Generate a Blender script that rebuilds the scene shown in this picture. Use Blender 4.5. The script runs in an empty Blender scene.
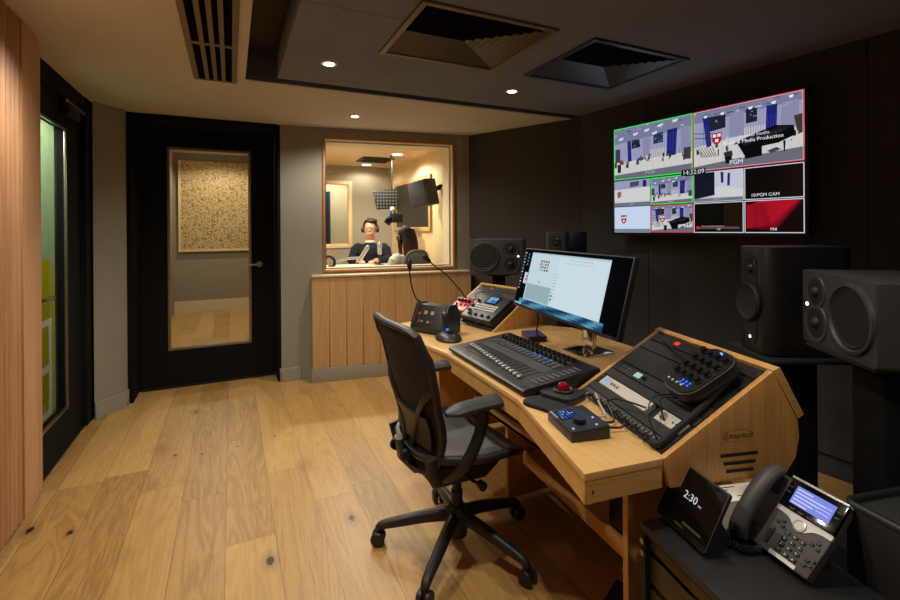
import bpy, bmesh, math, random
from mathutils import Matrix, Vector
random.seed(7)
scene = bpy.context.scene
COL = scene.collection
pi = math.pi
def R(d): return math.radians(d)

# ------------------------------------------------------------------ materials
def lin(c):
    return tuple((x/12.92 if x <= .04045 else ((x+.055)/1.055)**2.4) for x in c)
def rgb(r, g, b): return lin((r/255, g/255, b/255))
def new_mat(name):
    m = bpy.data.materials.new(name); m.use_nodes = True
    nt = m.node_tree; nt.nodes.clear()
    out = nt.nodes.new('ShaderNodeOutputMaterial')
    b = nt.nodes.new('ShaderNodeBsdfPrincipled')
    nt.links.new(b.outputs[0], out.inputs[0])
    return m, nt, b
def coords(nt, scale=(1, 1, 1), rot=(0, 0, 0), loc=(0, 0, 0)):
    tc = nt.nodes.new('ShaderNodeTexCoord'); mp = nt.nodes.new('ShaderNodeMapping')
    mp.inputs['Scale'].default_value = scale; mp.inputs['Rotation'].default_value = rot; mp.inputs['Location'].default_value = loc
    nt.links.new(tc.outputs['Object'], mp.inputs[0]); return mp.outputs[0]
def noise(nt, vec, scale, detail=3, rough=.55, dist=0):
    n = nt.nodes.new('ShaderNodeTexNoise')
    n.inputs['Scale'].default_value = scale; n.inputs['Detail'].default_value = detail
    n.inputs['Roughness'].default_value = rough; n.inputs['Distortion'].default_value = dist
    nt.links.new(vec, n.inputs['Vector']); return n.outputs['Fac']
def ramp(nt, fac, stops):
    r = nt.nodes.new('ShaderNodeValToRGB'); e = r.color_ramp.elements
    while len(e) < len(stops): e.new(.5)
    for i, (p, c) in enumerate(stops):
        e[i].position = p; e[i].color = (*c, 1) if len(c) == 3 else c
    nt.links.new(fac, r.inputs[0]); return r.outputs[0]
def bump(nt, b, h, strength, dist=.002):
    n = nt.nodes.new('ShaderNodeBump'); n.inputs['Strength'].default_value = strength; n.inputs['Distance'].default_value = dist
    nt.links.new(h, n.inputs['Height']); nt.links.new(n.outputs[0], b.inputs['Normal'])
def math_n(nt, op, a, b=None, c=None):
    n = nt.nodes.new('ShaderNodeMath'); n.operation = op
    for i, v in enumerate((a, b, c)):
        if v is None: continue
        if isinstance(v, (int, float)): n.inputs[i].default_value = v
        else: nt.links.new(v, n.inputs[i])
    return n.outputs[0]
def mixc(nt, fac, a, b, mode='MIX'):
    n = nt.nodes.new('ShaderNodeMix'); n.data_type = 'RGBA'; n.blend_type = mode
    for k, v in ((0, fac), (6, a), (7, b)):
        if isinstance(v, (int, float)): n.inputs[k].default_value = v
        elif isinstance(v, tuple): n.inputs[k].default_value = (*v, 1) if len(v) == 3 else v
        else: nt.links.new(v, n.inputs[k])
    return n.outputs[2]
def pm(name, c, rough=.6, metal=0., var=.08, scale=30, bmp=0., spec=.5):
    m, nt, b = new_mat(name)
    v = coords(nt); f = noise(nt, v, scale, 3)
    d = tuple(max(0, x*(1-var)) for x in c); l = tuple(min(1, x*(1+var)) for x in c)
    nt.links.new(ramp(nt, f, [(.3, d), (.7, l)]), b.inputs['Base Color'])
    b.inputs['Roughness'].default_value = rough; b.inputs['Metallic'].default_value = metal
    b.inputs['Specular IOR Level'].default_value = spec
    if bmp: bump(nt, b, noise(nt, v, scale*4, 2), bmp)
    return m
def fabric(name, c, var=.35, scale=160, rough=.95, bmp=.5):
    m, nt, b = new_mat(name)
    v = coords(nt); f = noise(nt, v, scale, 4, .7); g = noise(nt, v, 3, 2)
    s = math_n(nt, 'ADD', math_n(nt, 'MULTIPLY', f, .8), math_n(nt, 'MULTIPLY', g, .2))
    d = tuple(x*(1-var) for x in c); l = tuple(x*(1+var) for x in c)
    nt.links.new(ramp(nt, s, [(.3, d), (.7, l)]), b.inputs['Base Color'])
    b.inputs['Roughness'].default_value = rough; b.inputs['Specular IOR Level'].default_value = .2
    bump(nt, b, f, bmp, .003); return m
def wood(name, c1, c2, axis='Z', scale=9, rough=.45, fine=90, stretch=14, wob=.6, bandmix=.5):
    m, nt, b = new_mat(name)
    st = {'X': (1/stretch, 1, 1), 'Y': (1, 1/stretch, 1), 'Z': (1, 1, 1/stretch)}[axis]
    v = coords(nt, st)
    a = noise(nt, v, scale, 4, .6, wob); f = noise(nt, v, fine, 3, .7)
    s = math_n(nt, 'ADD', math_n(nt, 'MULTIPLY', a, 1-bandmix), math_n(nt, 'MULTIPLY', f, bandmix))
    nt.links.new(ramp(nt, s, [(.32, c2), (.66, c1)]), b.inputs['Base Color'])
    b.inputs['Roughness'].default_value = rough; bump(nt, b, f, .08, .001); return m
def emit(name, c, s):
    m = bpy.data.materials.new(name); m.use_nodes = True; nt = m.node_tree; nt.nodes.clear()
    o = nt.nodes.new('ShaderNodeOutputMaterial'); e = nt.nodes.new('ShaderNodeEmission')
    e.inputs[0].default_value = (*c, 1); e.inputs[1].default_value = s
    nt.links.new(e.outputs[0], o.inputs[0]); return m
def screen_mat(name, s):
    m = bpy.data.materials.new(name); m.use_nodes = True; nt = m.node_tree; nt.nodes.clear()
    o = nt.nodes.new('ShaderNodeOutputMaterial'); e = nt.nodes.new('ShaderNodeEmission')
    a = nt.nodes.new('ShaderNodeAttribute'); a.attribute_name = 'Col'
    g = nt.nodes.new('ShaderNodeBsdfGlossy'); g.inputs['Roughness'].default_value = .15; g.inputs['Color'].default_value = (.008, .008, .008, 1)
    ad = nt.nodes.new('ShaderNodeAddShader')
    e.inputs[1].default_value = s
    nt.links.new(a.outputs['Color'], e.inputs[0]); nt.links.new(e.outputs[0], ad.inputs[0]); nt.links.new(g.outputs[0], ad.inputs[1])
    nt.links.new(ad.outputs[0], o.inputs[0]); return m
def col_mat(name, rough=.5):
    m, nt, b = new_mat(name)
    a = nt.nodes.new('ShaderNodeAttribute'); a.attribute_name = 'Col'
    nt.links.new(a.outputs['Color'], b.inputs['Base Color']); b.inputs['Roughness'].default_value = rough; return m
def glass(name, tint=(1, 1, 1), gloss=1.0):
    m = bpy.data.materials.new(name); m.use_nodes = True; nt = m.node_tree; nt.nodes.clear()
    o = nt.nodes.new('ShaderNodeOutputMaterial'); t = nt.nodes.new('ShaderNodeBsdfTransparent'); t.inputs[0].default_value = (*tint, 1)
    g = nt.nodes.new('ShaderNodeBsdfGlossy'); g.inputs['Roughness'].default_value = .01
    f = nt.nodes.new('ShaderNodeFresnel'); f.inputs[0].default_value = 1.45
    mx = nt.nodes.new('ShaderNodeMixShader')
    ge = nt.nodes.new('ShaderNodeNewGeometry')
    nt.links.new(math_n(nt, 'MULTIPLY', f.outputs[0], math_n(nt, 'SUBTRACT', 1.0, ge.outputs['Backfacing'])), mx.inputs[0]); nt.links.new(t.outputs[0], mx.inputs[1]); nt.links.new(g.outputs[0], mx.inputs[2])
    nt.links.new(mx.outputs[0], o.inputs[0]); return m

def floor_mat(name, c_lo, c_hi, pw=.20, pl=1.9):
    m, nt, b = new_mat(name)
    tc = nt.nodes.new('ShaderNodeTexCoord'); sp = nt.nodes.new('ShaderNodeSeparateXYZ'); nt.links.new(tc.outputs['Object'], sp.inputs[0])
    u = math_n(nt, 'DIVIDE', math_n(nt, 'ADD', sp.outputs[0], 10.03), pw)
    row = math_n(nt, 'FLOOR', u); fu = math_n(nt, 'FRACT', u)
    wn = nt.nodes.new('ShaderNodeTexWhiteNoise'); wn.noise_dimensions = '1D'; nt.links.new(row, wn.inputs['W'])
    v = math_n(nt, 'ADD', math_n(nt, 'DIVIDE', math_n(nt, 'ADD', sp.outputs[1], 20), pl), math_n(nt, 'MULTIPLY', wn.outputs['Value'], 5.3))
    cell = math_n(nt, 'FLOOR', v); fv = math_n(nt, 'FRACT', v)
    cmb = nt.nodes.new('ShaderNodeCombineXYZ'); nt.links.new(row, cmb.inputs[0]); nt.links.new(cell, cmb.inputs[1])
    w2 = nt.nodes.new('ShaderNodeTexWhiteNoise'); w2.noise_dimensions = '3D'; nt.links.new(cmb.outputs[0], w2.inputs['Vector'])
    pid = w2.outputs['Value']
    # grain coordinates, offset for each plank
    c2 = nt.nodes.new('ShaderNodeCombineXYZ')
    nt.links.new(math_n(nt, 'ADD', sp.outputs[0], math_n(nt, 'MULTIPLY', pid, 37)), c2.inputs[0])
    nt.links.new(math_n(nt, 'MULTIPLY', sp.outputs[1], .09), c2.inputs[1])
    nt.links.new(math_n(nt, 'MULTIPLY', pid, 11), c2.inputs[2])
    g1 = noise(nt, c2.outputs[0], 7, 3, .5, 1.2)
    rings = math_n(nt, 'FRACT', math_n(nt, 'MULTIPLY', g1, 9))
    rings = math_n(nt, 'ABSOLUTE', math_n(nt, 'SUBTRACT', rings, .5))
    g2 = noise(nt, c2.outputs[0], 120, 3, .7)
    tone = math_n(nt, 'ADD', math_n(nt, 'ADD', .0, math_n(nt, 'MULTIPLY', pid, .40)), math_n(nt, 'ADD', math_n(nt, 'MULTIPLY', rings, .35), math_n(nt, 'MULTIPLY', g2, .36)))
    colr = ramp(nt, tone, [(.1, c_lo), (.42, tuple((a+d)/2 for a, d in zip(c_lo, c_hi))), (.9, c_hi)])
    # knots
    kv = nt.nodes.new('ShaderNodeCombineXYZ'); nt.links.new(sp.outputs[0], kv.inputs[0]); nt.links.new(math_n(nt, 'MULTIPLY', sp.outputs[1], .55), kv.inputs[1])
    kn = nt.nodes.new('ShaderNodeTexNoise'); kn.inputs['Scale'].default_value = 60; nt.links.new(tc.outputs['Object'], kn.inputs['Vector'])
    vm = nt.nodes.new('ShaderNodeVectorMath'); vm.operation = 'MULTIPLY_ADD'; vm.inputs[1].default_value = (.018, .018, 0)
    nt.links.new(kn.outputs['Color'], vm.inputs[0]); nt.links.new(kv.outputs[0], vm.inputs[2])
    vo = nt.nodes.new('ShaderNodeTexVoronoi'); vo.inputs['Scale'].default_value = 5.2; nt.links.new(vm.outputs[0], vo.inputs['Vector'])
    sz = nt.nodes.new('ShaderNodeSeparateColor'); nt.links.new(vo.outputs['Color'], sz.inputs[0])
    thr = math_n(nt, 'MULTIPLY', math_n(nt, 'POWER', sz.outputs[0], 1.5), .125)
    halo = math_n(nt, 'SUBTRACT', 1.0, math_n(nt, 'MINIMUM', math_n(nt, 'DIVIDE', vo.outputs['Distance'], math_n(nt, 'MULTIPLY', thr, 3.2)), 1.0))
    kf = math_n(nt, 'LESS_THAN', vo.outputs['Distance'], thr)
    colr = mixc(nt, math_n(nt, 'MULTIPLY', halo, .5), colr, tuple(x*.45 for x in c_lo))
    colr = mixc(nt, math_n(nt, 'MULTIPLY', kf, .93), colr, (.012, .008, .005))
    v2 = nt.nodes.new('ShaderNodeTexVoronoi'); v2.inputs['Scale'].default_value = 8.5; nt.links.new(vm.outputs[0], v2.inputs['Vector'])
    s2 = nt.nodes.new('ShaderNodeSeparateColor'); nt.links.new(v2.outputs['Color'], s2.inputs[0])
    k2 = math_n(nt, 'LESS_THAN', v2.outputs['Distance'], math_n(nt, 'MULTIPLY', math_n(nt, 'POWER', s2.outputs[1], 2.5), .085))
    colr = mixc(nt, math_n(nt, 'MULTIPLY', k2, .85), colr, (.02, .012, .007))
    # seams
    du = math_n(nt, 'MULTIPLY', math_n(nt, 'MINIMUM', fu, math_n(nt, 'SUBTRACT', 1.0, fu)), pw)
    dv = math_n(nt, 'MULTIPLY', math_n(nt, 'MINIMUM', fv, math_n(nt, 'SUBTRACT', 1.0, fv)), pl)
    seam = math_n(nt, 'LESS_THAN', math_n(nt, 'MINIMUM', du, dv), .0016)
    colr = mixc(nt, math_n(nt, 'MULTIPLY', seam, .45), colr, tuple(x*.2 for x in c_lo))
    nt.links.new(colr, b.inputs['Base Color'])
    b.inputs['Roughness'].default_value = .42; b.inputs['Specular IOR Level'].default_value = .4
    bump(nt, b, math_n(nt, 'SUBTRACT', g2, seam), .12, .001)
    return m
def squiggle_mat(name, base, dark):
    m, nt, b = new_mat(name); v = coords(nt)
    n1 = noise(nt, v, 27, 1, .4); n2 = noise(nt, v, 36, 1, .5)
    line = math_n(nt, 'LESS_THAN', math_n(nt, 'ABSOLUTE', math_n(nt, 'SUBTRACT', n1, .5)), .05)
    gate = math_n(nt, 'GREATER_THAN', n2, .43)
    f = math_n(nt, 'MULTIPLY', line, gate)
    nt.links.new(mixc(nt, f, base, dark), b.inputs['Base Color']); b.inputs['Roughness'].default_value = .5; return m

M = {}
M['floor'] = floor_mat('oak_floor', rgb(130, 92, 45), rgb(210, 168, 102))
M['floor2'] = floor_mat('oak_floor_far', rgb(158, 118, 66), rgb(218, 180, 118))
M['grey_paint'] = pm('grey_paint', rgb(146, 140, 127), .8, var=.03, scale=6)
M['grey_skirt'] = pm('grey_skirting', rgb(152, 146, 133), .5, var=.03)
M['ceil'] = fabric('ceiling_felt', rgb(205, 198, 190), .14, 220)
M['raft'] = fabric('raft_felt', rgb(124, 130, 144), .25, 170)
M['raft_edge'] = fabric('recess_felt', rgb(86, 88, 104), .15, 200)
M['recess'] = pm('recess_brown', rgb(70, 58, 46), .9)
M['dark_fabric'] = fabric('dark_wall_fabric', rgb(66, 65, 66), .32, 140)
M['dark_fabric2'] = fabric('brown_wall_fabric', rgb(70, 66, 64), .32, 140)
M['black'] = pm('black_door', rgb(15, 15, 16), .8, var=.1, spec=.2)
M['void'] = pm('duct_black', rgb(6, 6, 6), .95, spec=.05)
M['black_matte'] = pm('black_matte', rgb(24, 24, 25), .7)
M['black_gloss'] = pm('black_gloss', rgb(10, 10, 12), .12)
M['rack_gloss'] = pm('rack_satin_black', rgb(20, 21, 26), .38)
M['black_plastic'] = pm('black_plastic', rgb(30, 30, 32), .42, bmp=.05, scale=120)
M['dark_metal'] = pm('dark_metal', rgb(44, 45, 48), .4, metal=.5)
M['grey_spk'] = pm('speaker_grey', rgb(58, 58, 60), .5, bmp=.08, scale=150)
M['cone'] = pm('speaker_cone', rgb(26, 26, 28), .55)
M['silver'] = pm('silver_metal', rgb(190, 188, 182), .35, metal=.8, var=.04)
M['lightgrey'] = pm('light_grey_panel', rgb(188, 184, 172), .45, var=.03)
M['chrome'] = pm('chrome', rgb(225, 225, 228), .12, metal=1, var=.02)
M['steel'] = pm('brushed_steel', rgb(170, 165, 155), .3, metal=1, var=.05)
M['oak_clad'] = wood('oak_cladding', rgb(204, 166, 112), rgb(178, 138, 88), 'Z', 7, .5, 60, 16)
M['ledge'] = pm('ledge_cream', rgb(206, 186, 150), .5, var=.04)
M['oak_trim'] = wood('oak_trim', rgb(190, 130, 66), rgb(150, 94, 44), 'X', 9, .45, 80)
M['bamboo_x'] = wood('bamboo_edge', rgb(214, 168, 100), rgb(182, 130, 66), 'X', 20, .35, 130, 22)
M['bamboo_top'] = wood('bamboo_top', rgb(222, 182, 120), rgb(194, 148, 86), 'Y', 14, .32, 90, 22)
M['bamboo_z'] = wood('bamboo_panel', rgb(208, 158, 92), rgb(170, 118, 60), 'Z', 30, .38, 150, 20)
M['slat'] = wood('slat_wood', rgb(206, 160, 118), rgb(178, 128, 88), 'Z', 9, .5, 70, 18)
M['slat_dark'] = pm('slat_backing', rgb(60, 34, 20), .8)
M['booth_wood'] = wood('booth_birch', rgb(230, 204, 160), rgb(212, 182, 134), 'Z', 4, .45, 40, 10)
M['booth_ceil'] = wood('booth_ceiling_birch', rgb(230, 200, 152), rgb(214, 180, 130), 'X', 4, .45, 40, 10)
M['booth_grey'] = fabric('booth_grey_fabric', rgb(160, 150, 130), .06, 120)
M['squiggle'] = squiggle_mat('perforated_birch', rgb(200, 172, 122), rgb(112, 86, 50))
M['panel_grey'] = fabric('far_grey_fabric', rgb(150, 140, 124), .08, 120)
M['cream'] = pm('cream_paint', rgb(214, 200, 170), .7, var=.03)
M['green_wall'] = pm('pale_green_wall', rgb(120, 140, 112), .8, var=.02)
def film_mat():
    m = bpy.data.materials.new('tinted_film'); m.use_nodes = True; nt = m.node_tree; nt.nodes.clear()
    o = nt.nodes.new('ShaderNodeOutputMaterial'); tr = nt.nodes.new('ShaderNodeBsdfTranslucent'); df = nt.nodes.new('ShaderNodeBsdfDiffuse'); mx = nt.nodes.new('ShaderNodeMixShader'); mx.inputs[0].default_value = .25
    tc = nt.nodes.new('ShaderNodeTexCoord'); sp = nt.nodes.new('ShaderNodeSeparateXYZ'); nt.links.new(tc.outputs['Object'], sp.inputs[0]); y, z = sp.outputs[1], sp.outputs[2]
    def rng(v, a, b): return math_n(nt, 'MULTIPLY', math_n(nt, 'GREATER_THAN', v, a), math_n(nt, 'LESS_THAN', v, b))
    q = math_n(nt, 'DIVIDE', math_n(nt, 'ADD', y, .13), .148)
    top = math_n(nt, 'ADD', 1.0, math_n(nt, 'MULTIPLY', .19, math_n(nt, 'SQRT', math_n(nt, 'MAXIMUM', 0.0, math_n(nt, 'SUBTRACT', 1.0, math_n(nt, 'MULTIPLY', q, q))))))
    arch = math_n(nt, 'MULTIPLY', rng(q, -1, 1), math_n(nt, 'LESS_THAN', z, top))
    outer = math_n(nt, 'MULTIPLY', rng(y, -.27, -.035), rng(z, .25, .83))
    inner = math_n(nt, 'MULTIPLY', rng(y, -.23, -.085), math_n(nt, 'ADD', rng(z, .29, .515), rng(z, .56, .79)))
    line = math_n(nt, 'SUBTRACT', outer, inner)
    c = mixc(nt, arch, rgb(150, 172, 138), rgb(176, 166, 30)); c = mixc(nt, line, c, rgb(226, 230, 214))
    for n in (tr, df): nt.links.new(c, n.inputs[0])
    nt.links.new(tr.outputs[0], mx.inputs[1]); nt.links.new(df.outputs[0], mx.inputs[2]); nt.links.new(mx.outputs[0], o.inputs[0]); return m
M['film'] = film_mat()
M['yellow'] = pm('yellow_green_paint', rgb(176, 168, 28), .7, var=.02)
M['white'] = pm('white_paint', rgb(232, 232, 224), .6, var=.02)
M['paper'] = pm('white_paper', rgb(226, 222, 208), .7, var=.02)
M['tan_vent'] = pm('tan_vent_metal', rgb(122, 106, 84), .5, var=.04)
M['mesh_grey'] = fabric('chair_mesh', rgb(112, 112, 112), .35, 260)
M['chair_back'] = fabric('chair_back_mesh', rgb(52, 46, 44), .35, 260)
M['chair'] = pm('chair_graphite', rgb(34, 34, 36), .45, bmp=.05, scale=140)
M['chair_pad'] = pm('arm_pad', rgb(44, 44, 46), .55)
M['red'] = pm('red_enamel', rgb(196, 26, 34), .35)
M['btn_cream'] = pm('button_cream', rgb(150, 140, 96), .5)
M['red_ball'] = pm('ruby_ball', rgb(120, 6, 18), .06)
M['blue_top'] = pm('blue_black_metal', rgb(56, 66, 112), .35, metal=.2)
M['navy_plastic'] = pm('navy_plastic', rgb(36, 40, 52), .4)
M['grey_cable'] = pm('pale_cable', rgb(170, 166, 156), .5)
M['olive'] = pm('olive_bronze_panel', rgb(74, 64, 42), .35, metal=.5, var=.05)
M['rubber'] = pm('black_rubber', rgb(20, 20, 20), .8)
M['knob'] = pm('knob_black', rgb(18, 18, 19), .35)
M['btn_grey'] = pm('button_grey', rgb(92, 94, 98), .5)
M['fader'] = pm('fader_silver', rgb(188, 190, 192), .3, metal=.5, var=.02)
M['mark_white'] = pm('mark_white', rgb(220, 220, 222), .6, var=.01)
M['mark_dark'] = pm('mark_dark', rgb(58, 34, 16), .7, var=.05)
M['glass'] = glass('clear_glass', (.97, .98, .97))
M['dark_glass'] = glass('grey_glass', (.9, .92, .9))
M['led_w'] = emit('led_white', rgb(225, 235, 255), 3.0)
M['led_b'] = emit('led_blue', rgb(40, 90, 255), 2.5)
M['led_r'] = emit('led_red', rgb(255, 60, 40), 1.2)
M['lamp'] = emit('lamp_diffuser', rgb(255, 244, 220), 9)
M['tv'] = screen_mat('video_wall_screen', .98)
M['mon'] = screen_mat('computer_screen', .95)
M['small_scr'] = screen_mat('device_screen', .9)
M['colr'] = col_mat('printed_colours', .5)
M['skin'] = pm('skin', rgb(214, 160, 128), .55, var=.05)
M['hair_dark'] = pm('hair_dark', rgb(38, 26, 20), .6)
def hair_mat():
    m, nt, b = new_mat('hair_brown'); v = coords(nt, (1, 1, .12)); n = noise(nt, v, 90, 3, .6)
    tc = nt.nodes.new('ShaderNodeTexCoord'); sp = nt.nodes.new('ShaderNodeSeparateXYZ'); nt.links.new(tc.outputs['Object'], sp.inputs[0])
    t = math_n(nt, 'MULTIPLY', math_n(nt, 'SUBTRACT', 1.24, sp.outputs[2]), 2.0)
    t = math_n(nt, 'ADD', t, math_n(nt, 'MULTIPLY', math_n(nt, 'SUBTRACT', n, .5), .9))
    nt.links.new(ramp(nt, t, [(.1, rgb(34, 22, 16)), (.5, rgb(84, 52, 32)), (.95, rgb(176, 118, 70))]), b.inputs['Base Color'])
    b.inputs['Roughness'].default_value = .75; b.inputs['Specular IOR Level'].default_value = .2; bump(nt, b, n, .4, .003); return m
M['hair_brown'] = hair_mat()
M['navy_cloth'] = fabric('navy_jumper', rgb(34, 38, 50), .2, 80)
M['white_cloth'] = fabric('cream_cardigan', rgb(214, 206, 188), .08, 80)
M['jeans'] = fabric('dark_trousers', rgb(40, 44, 58), .2, 80)
M['table_top'] = pm('pale_table_top', rgb(222, 214, 198), .4, var=.02)
M['spk_dark'] = pm('wall_speaker_grey', rgb(66, 64, 60), .6)

# ------------------------------------------------------------------ mesh builder
I4 = Matrix.Identity(4)
class MB:
    def __init__(s, T=None):
        s.v = []; s.f = []; s.mi = []; s.fc = []; s.T = T or I4; s.m = 0; s.c = (1, 1, 1)
    def add(s, vs, fs):
        k = len(s.v); s.v += [s.T @ Vector(p) for p in vs]
        for f in fs: s.f.append([k+i for i in f]); s.mi.append(s.m); s.fc.append(s.c)
        return s
    def box(s, a, b):
        x0, y0, z0 = a; x1, y1, z1 = b
        return s.add([(x0, y0, z0), (x1, y0, z0), (x1, y1, z0), (x0, y1, z0), (x0, y0, z1), (x1, y0, z1), (x1, y1, z1), (x0, y1, z1)],
              [(0, 3, 2, 1), (4, 5, 6, 7), (0, 1, 5, 4), (1, 2, 6, 5), (2, 3, 7, 6), (3, 0, 4, 7)])
    def cbox(s, c, d, rot=None):
        o = s.T
        s.T = o @ Matrix.Translation(c) @ (rot.to_4x4() if rot is not None else I4)
        h = [x/2 for x in d]; s.box([-x for x in h], h); s.T = o; return s
    def quad(s, p0, p1, p2, p3): return s.add([p0, p1, p2, p3], [(0, 1, 2, 3)])
    def prism(s, poly, z0, z1, axes='xyz'):
        n = len(poly); ix = ['xyz'.index(a) for a in axes]
        def P(u, v, w):
            p = [0, 0, 0]; p[ix[0]] = u; p[ix[1]] = v; p[ix[2]] = w; return p
        vs = [P(u, v, z0) for u, v in poly]+[P(u, v, z1) for u, v in poly]
        fs = [list(range(n))[::-1], list(range(n, 2*n))]+[(i, (i+1) % n, n+(i+1) % n, n+i) for i in range(n)]
        return s.add(vs, fs)
    def cyl(s, p0, p1, r0, r1=None, n=20):
        r1 = r0 if r1 is None else r1
        p0 = Vector(p0); p1 = Vector(p1); d = (p1-p0).normalized()
        a = d.orthogonal().normalized(); b = d.cross(a)
        vs = []
        for p, r in ((p0, r0), (p1, r1)):
            for i in range(n):
                t = 2*pi*i/n; vs.append(p+a*(r*math.cos(t))+b*(r*math.sin(t)))
        fs = [list(range(n))[::-1], list(range(n, 2*n))]+[(i, (i+1) % n, n+(i+1) % n, n+i) for i in range(n)]
        return s.add(vs, fs)
    def lathe(s, prof, c=(0, 0, 0), axis=(0, 0, 1), n=28, sx=1, sy=1):
        d = Vector(axis).normalized(); a = d.orthogonal().normalized()
        if abs(d.z) > .99: a = Vector((1, 0, 0))
        b = d.cross(a); c = Vector(c); vs = []; fs = []
        for r, h in prof:
            for i in range(n):
                t = 2*pi*i/n; vs.append(c+d*h+a*(max(r, 1e-5)*math.cos(t)*sx)+b*(max(r, 1e-5)*math.sin(t)*sy))
        m = len(prof)
        for j in range(m-1):
            for i in range(n): fs.append((j*n+i, j*n+(i+1) % n, (j+1)*n+(i+1) % n, (j+1)*n+i))
        fs.append(list(range(n))[::-1]); fs.append(list(range((m-1)*n, m*n)))
        return s.add(vs, fs)
    def sphere(s, c, r, n=16, sc=(1, 1, 1), rot=None):
        vs = [(0, 0, -1)]; m = n//2
        for j in range(1, m):
            p = -pi/2+pi*j/m
            for i in range(n): t = 2*pi*i/n; vs.append((math.cos(p)*math.cos(t), math.cos(p)*math.sin(t), math.sin(p)))
        vs.append((0, 0, 1)); L = len(vs)-1; fs = []
        for i in range(n):
            fs.append((0, 1+(i+1) % n, 1+i)); fs.append((L, L-n+i, L-n+(i+1) % n))
        for j in range(m-2):
            for i in range(n): fs.append((1+j*n+i, 1+j*n+(i+1) % n, 1+(j+1)*n+(i+1) % n, 1+(j+1)*n+i))
        q = rot or Matrix.Identity(3)
        return s.add([Vector(c)+q @ Vector((v[0]*r*sc[0], v[1]*r*sc[1], v[2]*r*sc[2])) for v in vs], fs)
    def tube(s, pts, r, n=10, closed=False, flat=None):
        pts = [Vector(p) for p in pts]; k = len(pts); rs = r if isinstance(r, (list, tuple)) else [r]*k
        tang = []
        for i in range(k):
            if closed: t = pts[(i+1) % k]-pts[i-1]
            else: t = pts[min(i+1, k-1)]-pts[max(i-1, 0)]
            tang.append(t.normalized())
        a = tang[0].orthogonal().normalized() if flat is None else Vector(flat)
        vs = []
        for i in range(k):
            a = (a-tang[i]*a.dot(tang[i])).normalized(); b = tang[i].cross(a)
            ra, rb = rs[i] if isinstance(rs[i], (list, tuple)) else (rs[i], rs[i])
            for j in range(n):
                t = 2*pi*j/n; vs.append(pts[i]+a*(ra*math.cos(t))+b*(rb*math.sin(t)))
        fs = []
        for i in range(k if closed else k-1):
            o = ((i+1) % k)*n
            for j in range(n): fs.append((i*n+j, i*n+(j+1) % n, o+(j+1) % n, o+j))
        if not closed: fs.append(list(range(n))[::-1]); fs.append(list(range((k-1)*n, k*n)))
        return s.add(vs, fs)
    def grid(s, fn, nu, nv, thick=0):
        vs = [Vector(fn(i/nu, j/nv)) for j in range(nv+1) for i in range(nu+1)]
        w = nu+1
        fs = [(j*w+i, j*w+i+1, (j+1)*w+i+1, (j+1)*w+i) for j in range(nv) for i in range(nu)]
        return s.add(vs, fs)
    def text(s, t, size, T, italic=0.):
        vs, fs = text_geo(t, size, italic); o = s.T; s.T = o @ T; s.add(vs, fs); s.T = o; return s
    def build(s, name, mats, parent=None, bevel=0, seg=2, angle=38, solid=0, subsurf=0, world=False):
        if not isinstance(mats, (list, tuple)): mats = [mats]
        inv = world_matrix(parent).inverted() if (parent is not None and world) else I4
        me = bpy.data.meshes.new(name); bm = bmesh.new()
        bv = [bm.verts.new(inv @ p) for p in s.v]
        cl = bm.loops.layers.float_color.new('Col')
        for f, mi, c in zip(s.f, s.mi, s.fc):
            try: fc = bm.faces.new([bv[i] for i in f])
            except ValueError: continue
            fc.material_index = mi
            for l in fc.loops: l[cl] = (*c, 1)
        if bevel or solid:
            bmesh.ops.recalc_face_normals(bm, faces=bm.faces)
        if solid:
            bmesh.ops.solidify(bm, geom=bm.faces[:], thickness=solid)
        if bevel:
            es = [e for e in bm.edges if len(e.link_faces) == 2 and e.calc_face_angle(0) > R(angle)]
            if es: bmesh.ops.bevel(bm, geom=es, offset=bevel, segments=seg, profile=.6, affect='EDGES', clamp_overlap=True)
        closed = all(len(e.link_faces) == 2 for e in bm.edges)
        if closed: bmesh.ops.recalc_face_normals(bm, faces=bm.faces)
        for f in bm.faces: f.smooth = True
        for e in bm.edges:
            e.smooth = not (len(e.link_faces) == 2 and e.calc_face_angle(0) > R(angle))
        bm.to_mesh(me); bm.free()
        for m in mats: me.materials.append(m)
        o = bpy.data.objects.new(name, me); COL.objects.link(o)
        if parent is not None: o.parent = parent
        if subsurf:
            md = o.modifiers.new('subsurf', 'SUBSURF'); md.levels = md.render_levels = subsurf
        return o
def each(name, mat, parent, boxes, **k):
    for a, b in boxes: MB().box(a, b).build(name, mat, parent, **k)
_txt = {}
def text_geo(t, size, italic=0.):
    key = (t, italic)
    if key not in _txt:
        cu = bpy.data.curves.new('t', 'FONT'); cu.body = t; cu.size = 1; cu.align_x = 'CENTER'; cu.align_y = 'CENTER'; cu.shear = italic; cu.resolution_u = 3
        ob = bpy.data.objects.new('t', cu); COL.objects.link(ob)
        dg = bpy.context.evaluated_depsgraph_get(); me = bpy.data.meshes.new_from_object(ob.evaluated_get(dg))
        _txt[key] = ([v.co.copy() for v in me.vertices], [list(p.vertices) for p in me.polygons])
        bpy.data.objects.remove(ob); bpy.data.curves.remove(cu); bpy.data.meshes.remove(me)
    vs, fs = _txt[key]
    return [v*size for v in vs], fs
def world_matrix(o):
    m = o.matrix_basis.copy()
    while o.parent: o = o.parent; m = o.matrix_basis @ m
    return m
def tag(o, label=None, cat=None, group=None, kind=None):
    for k, v in (('label', label), ('category', cat), ('group', group), ('kind', kind)):
        if v: o[k] = v
    return o
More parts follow.
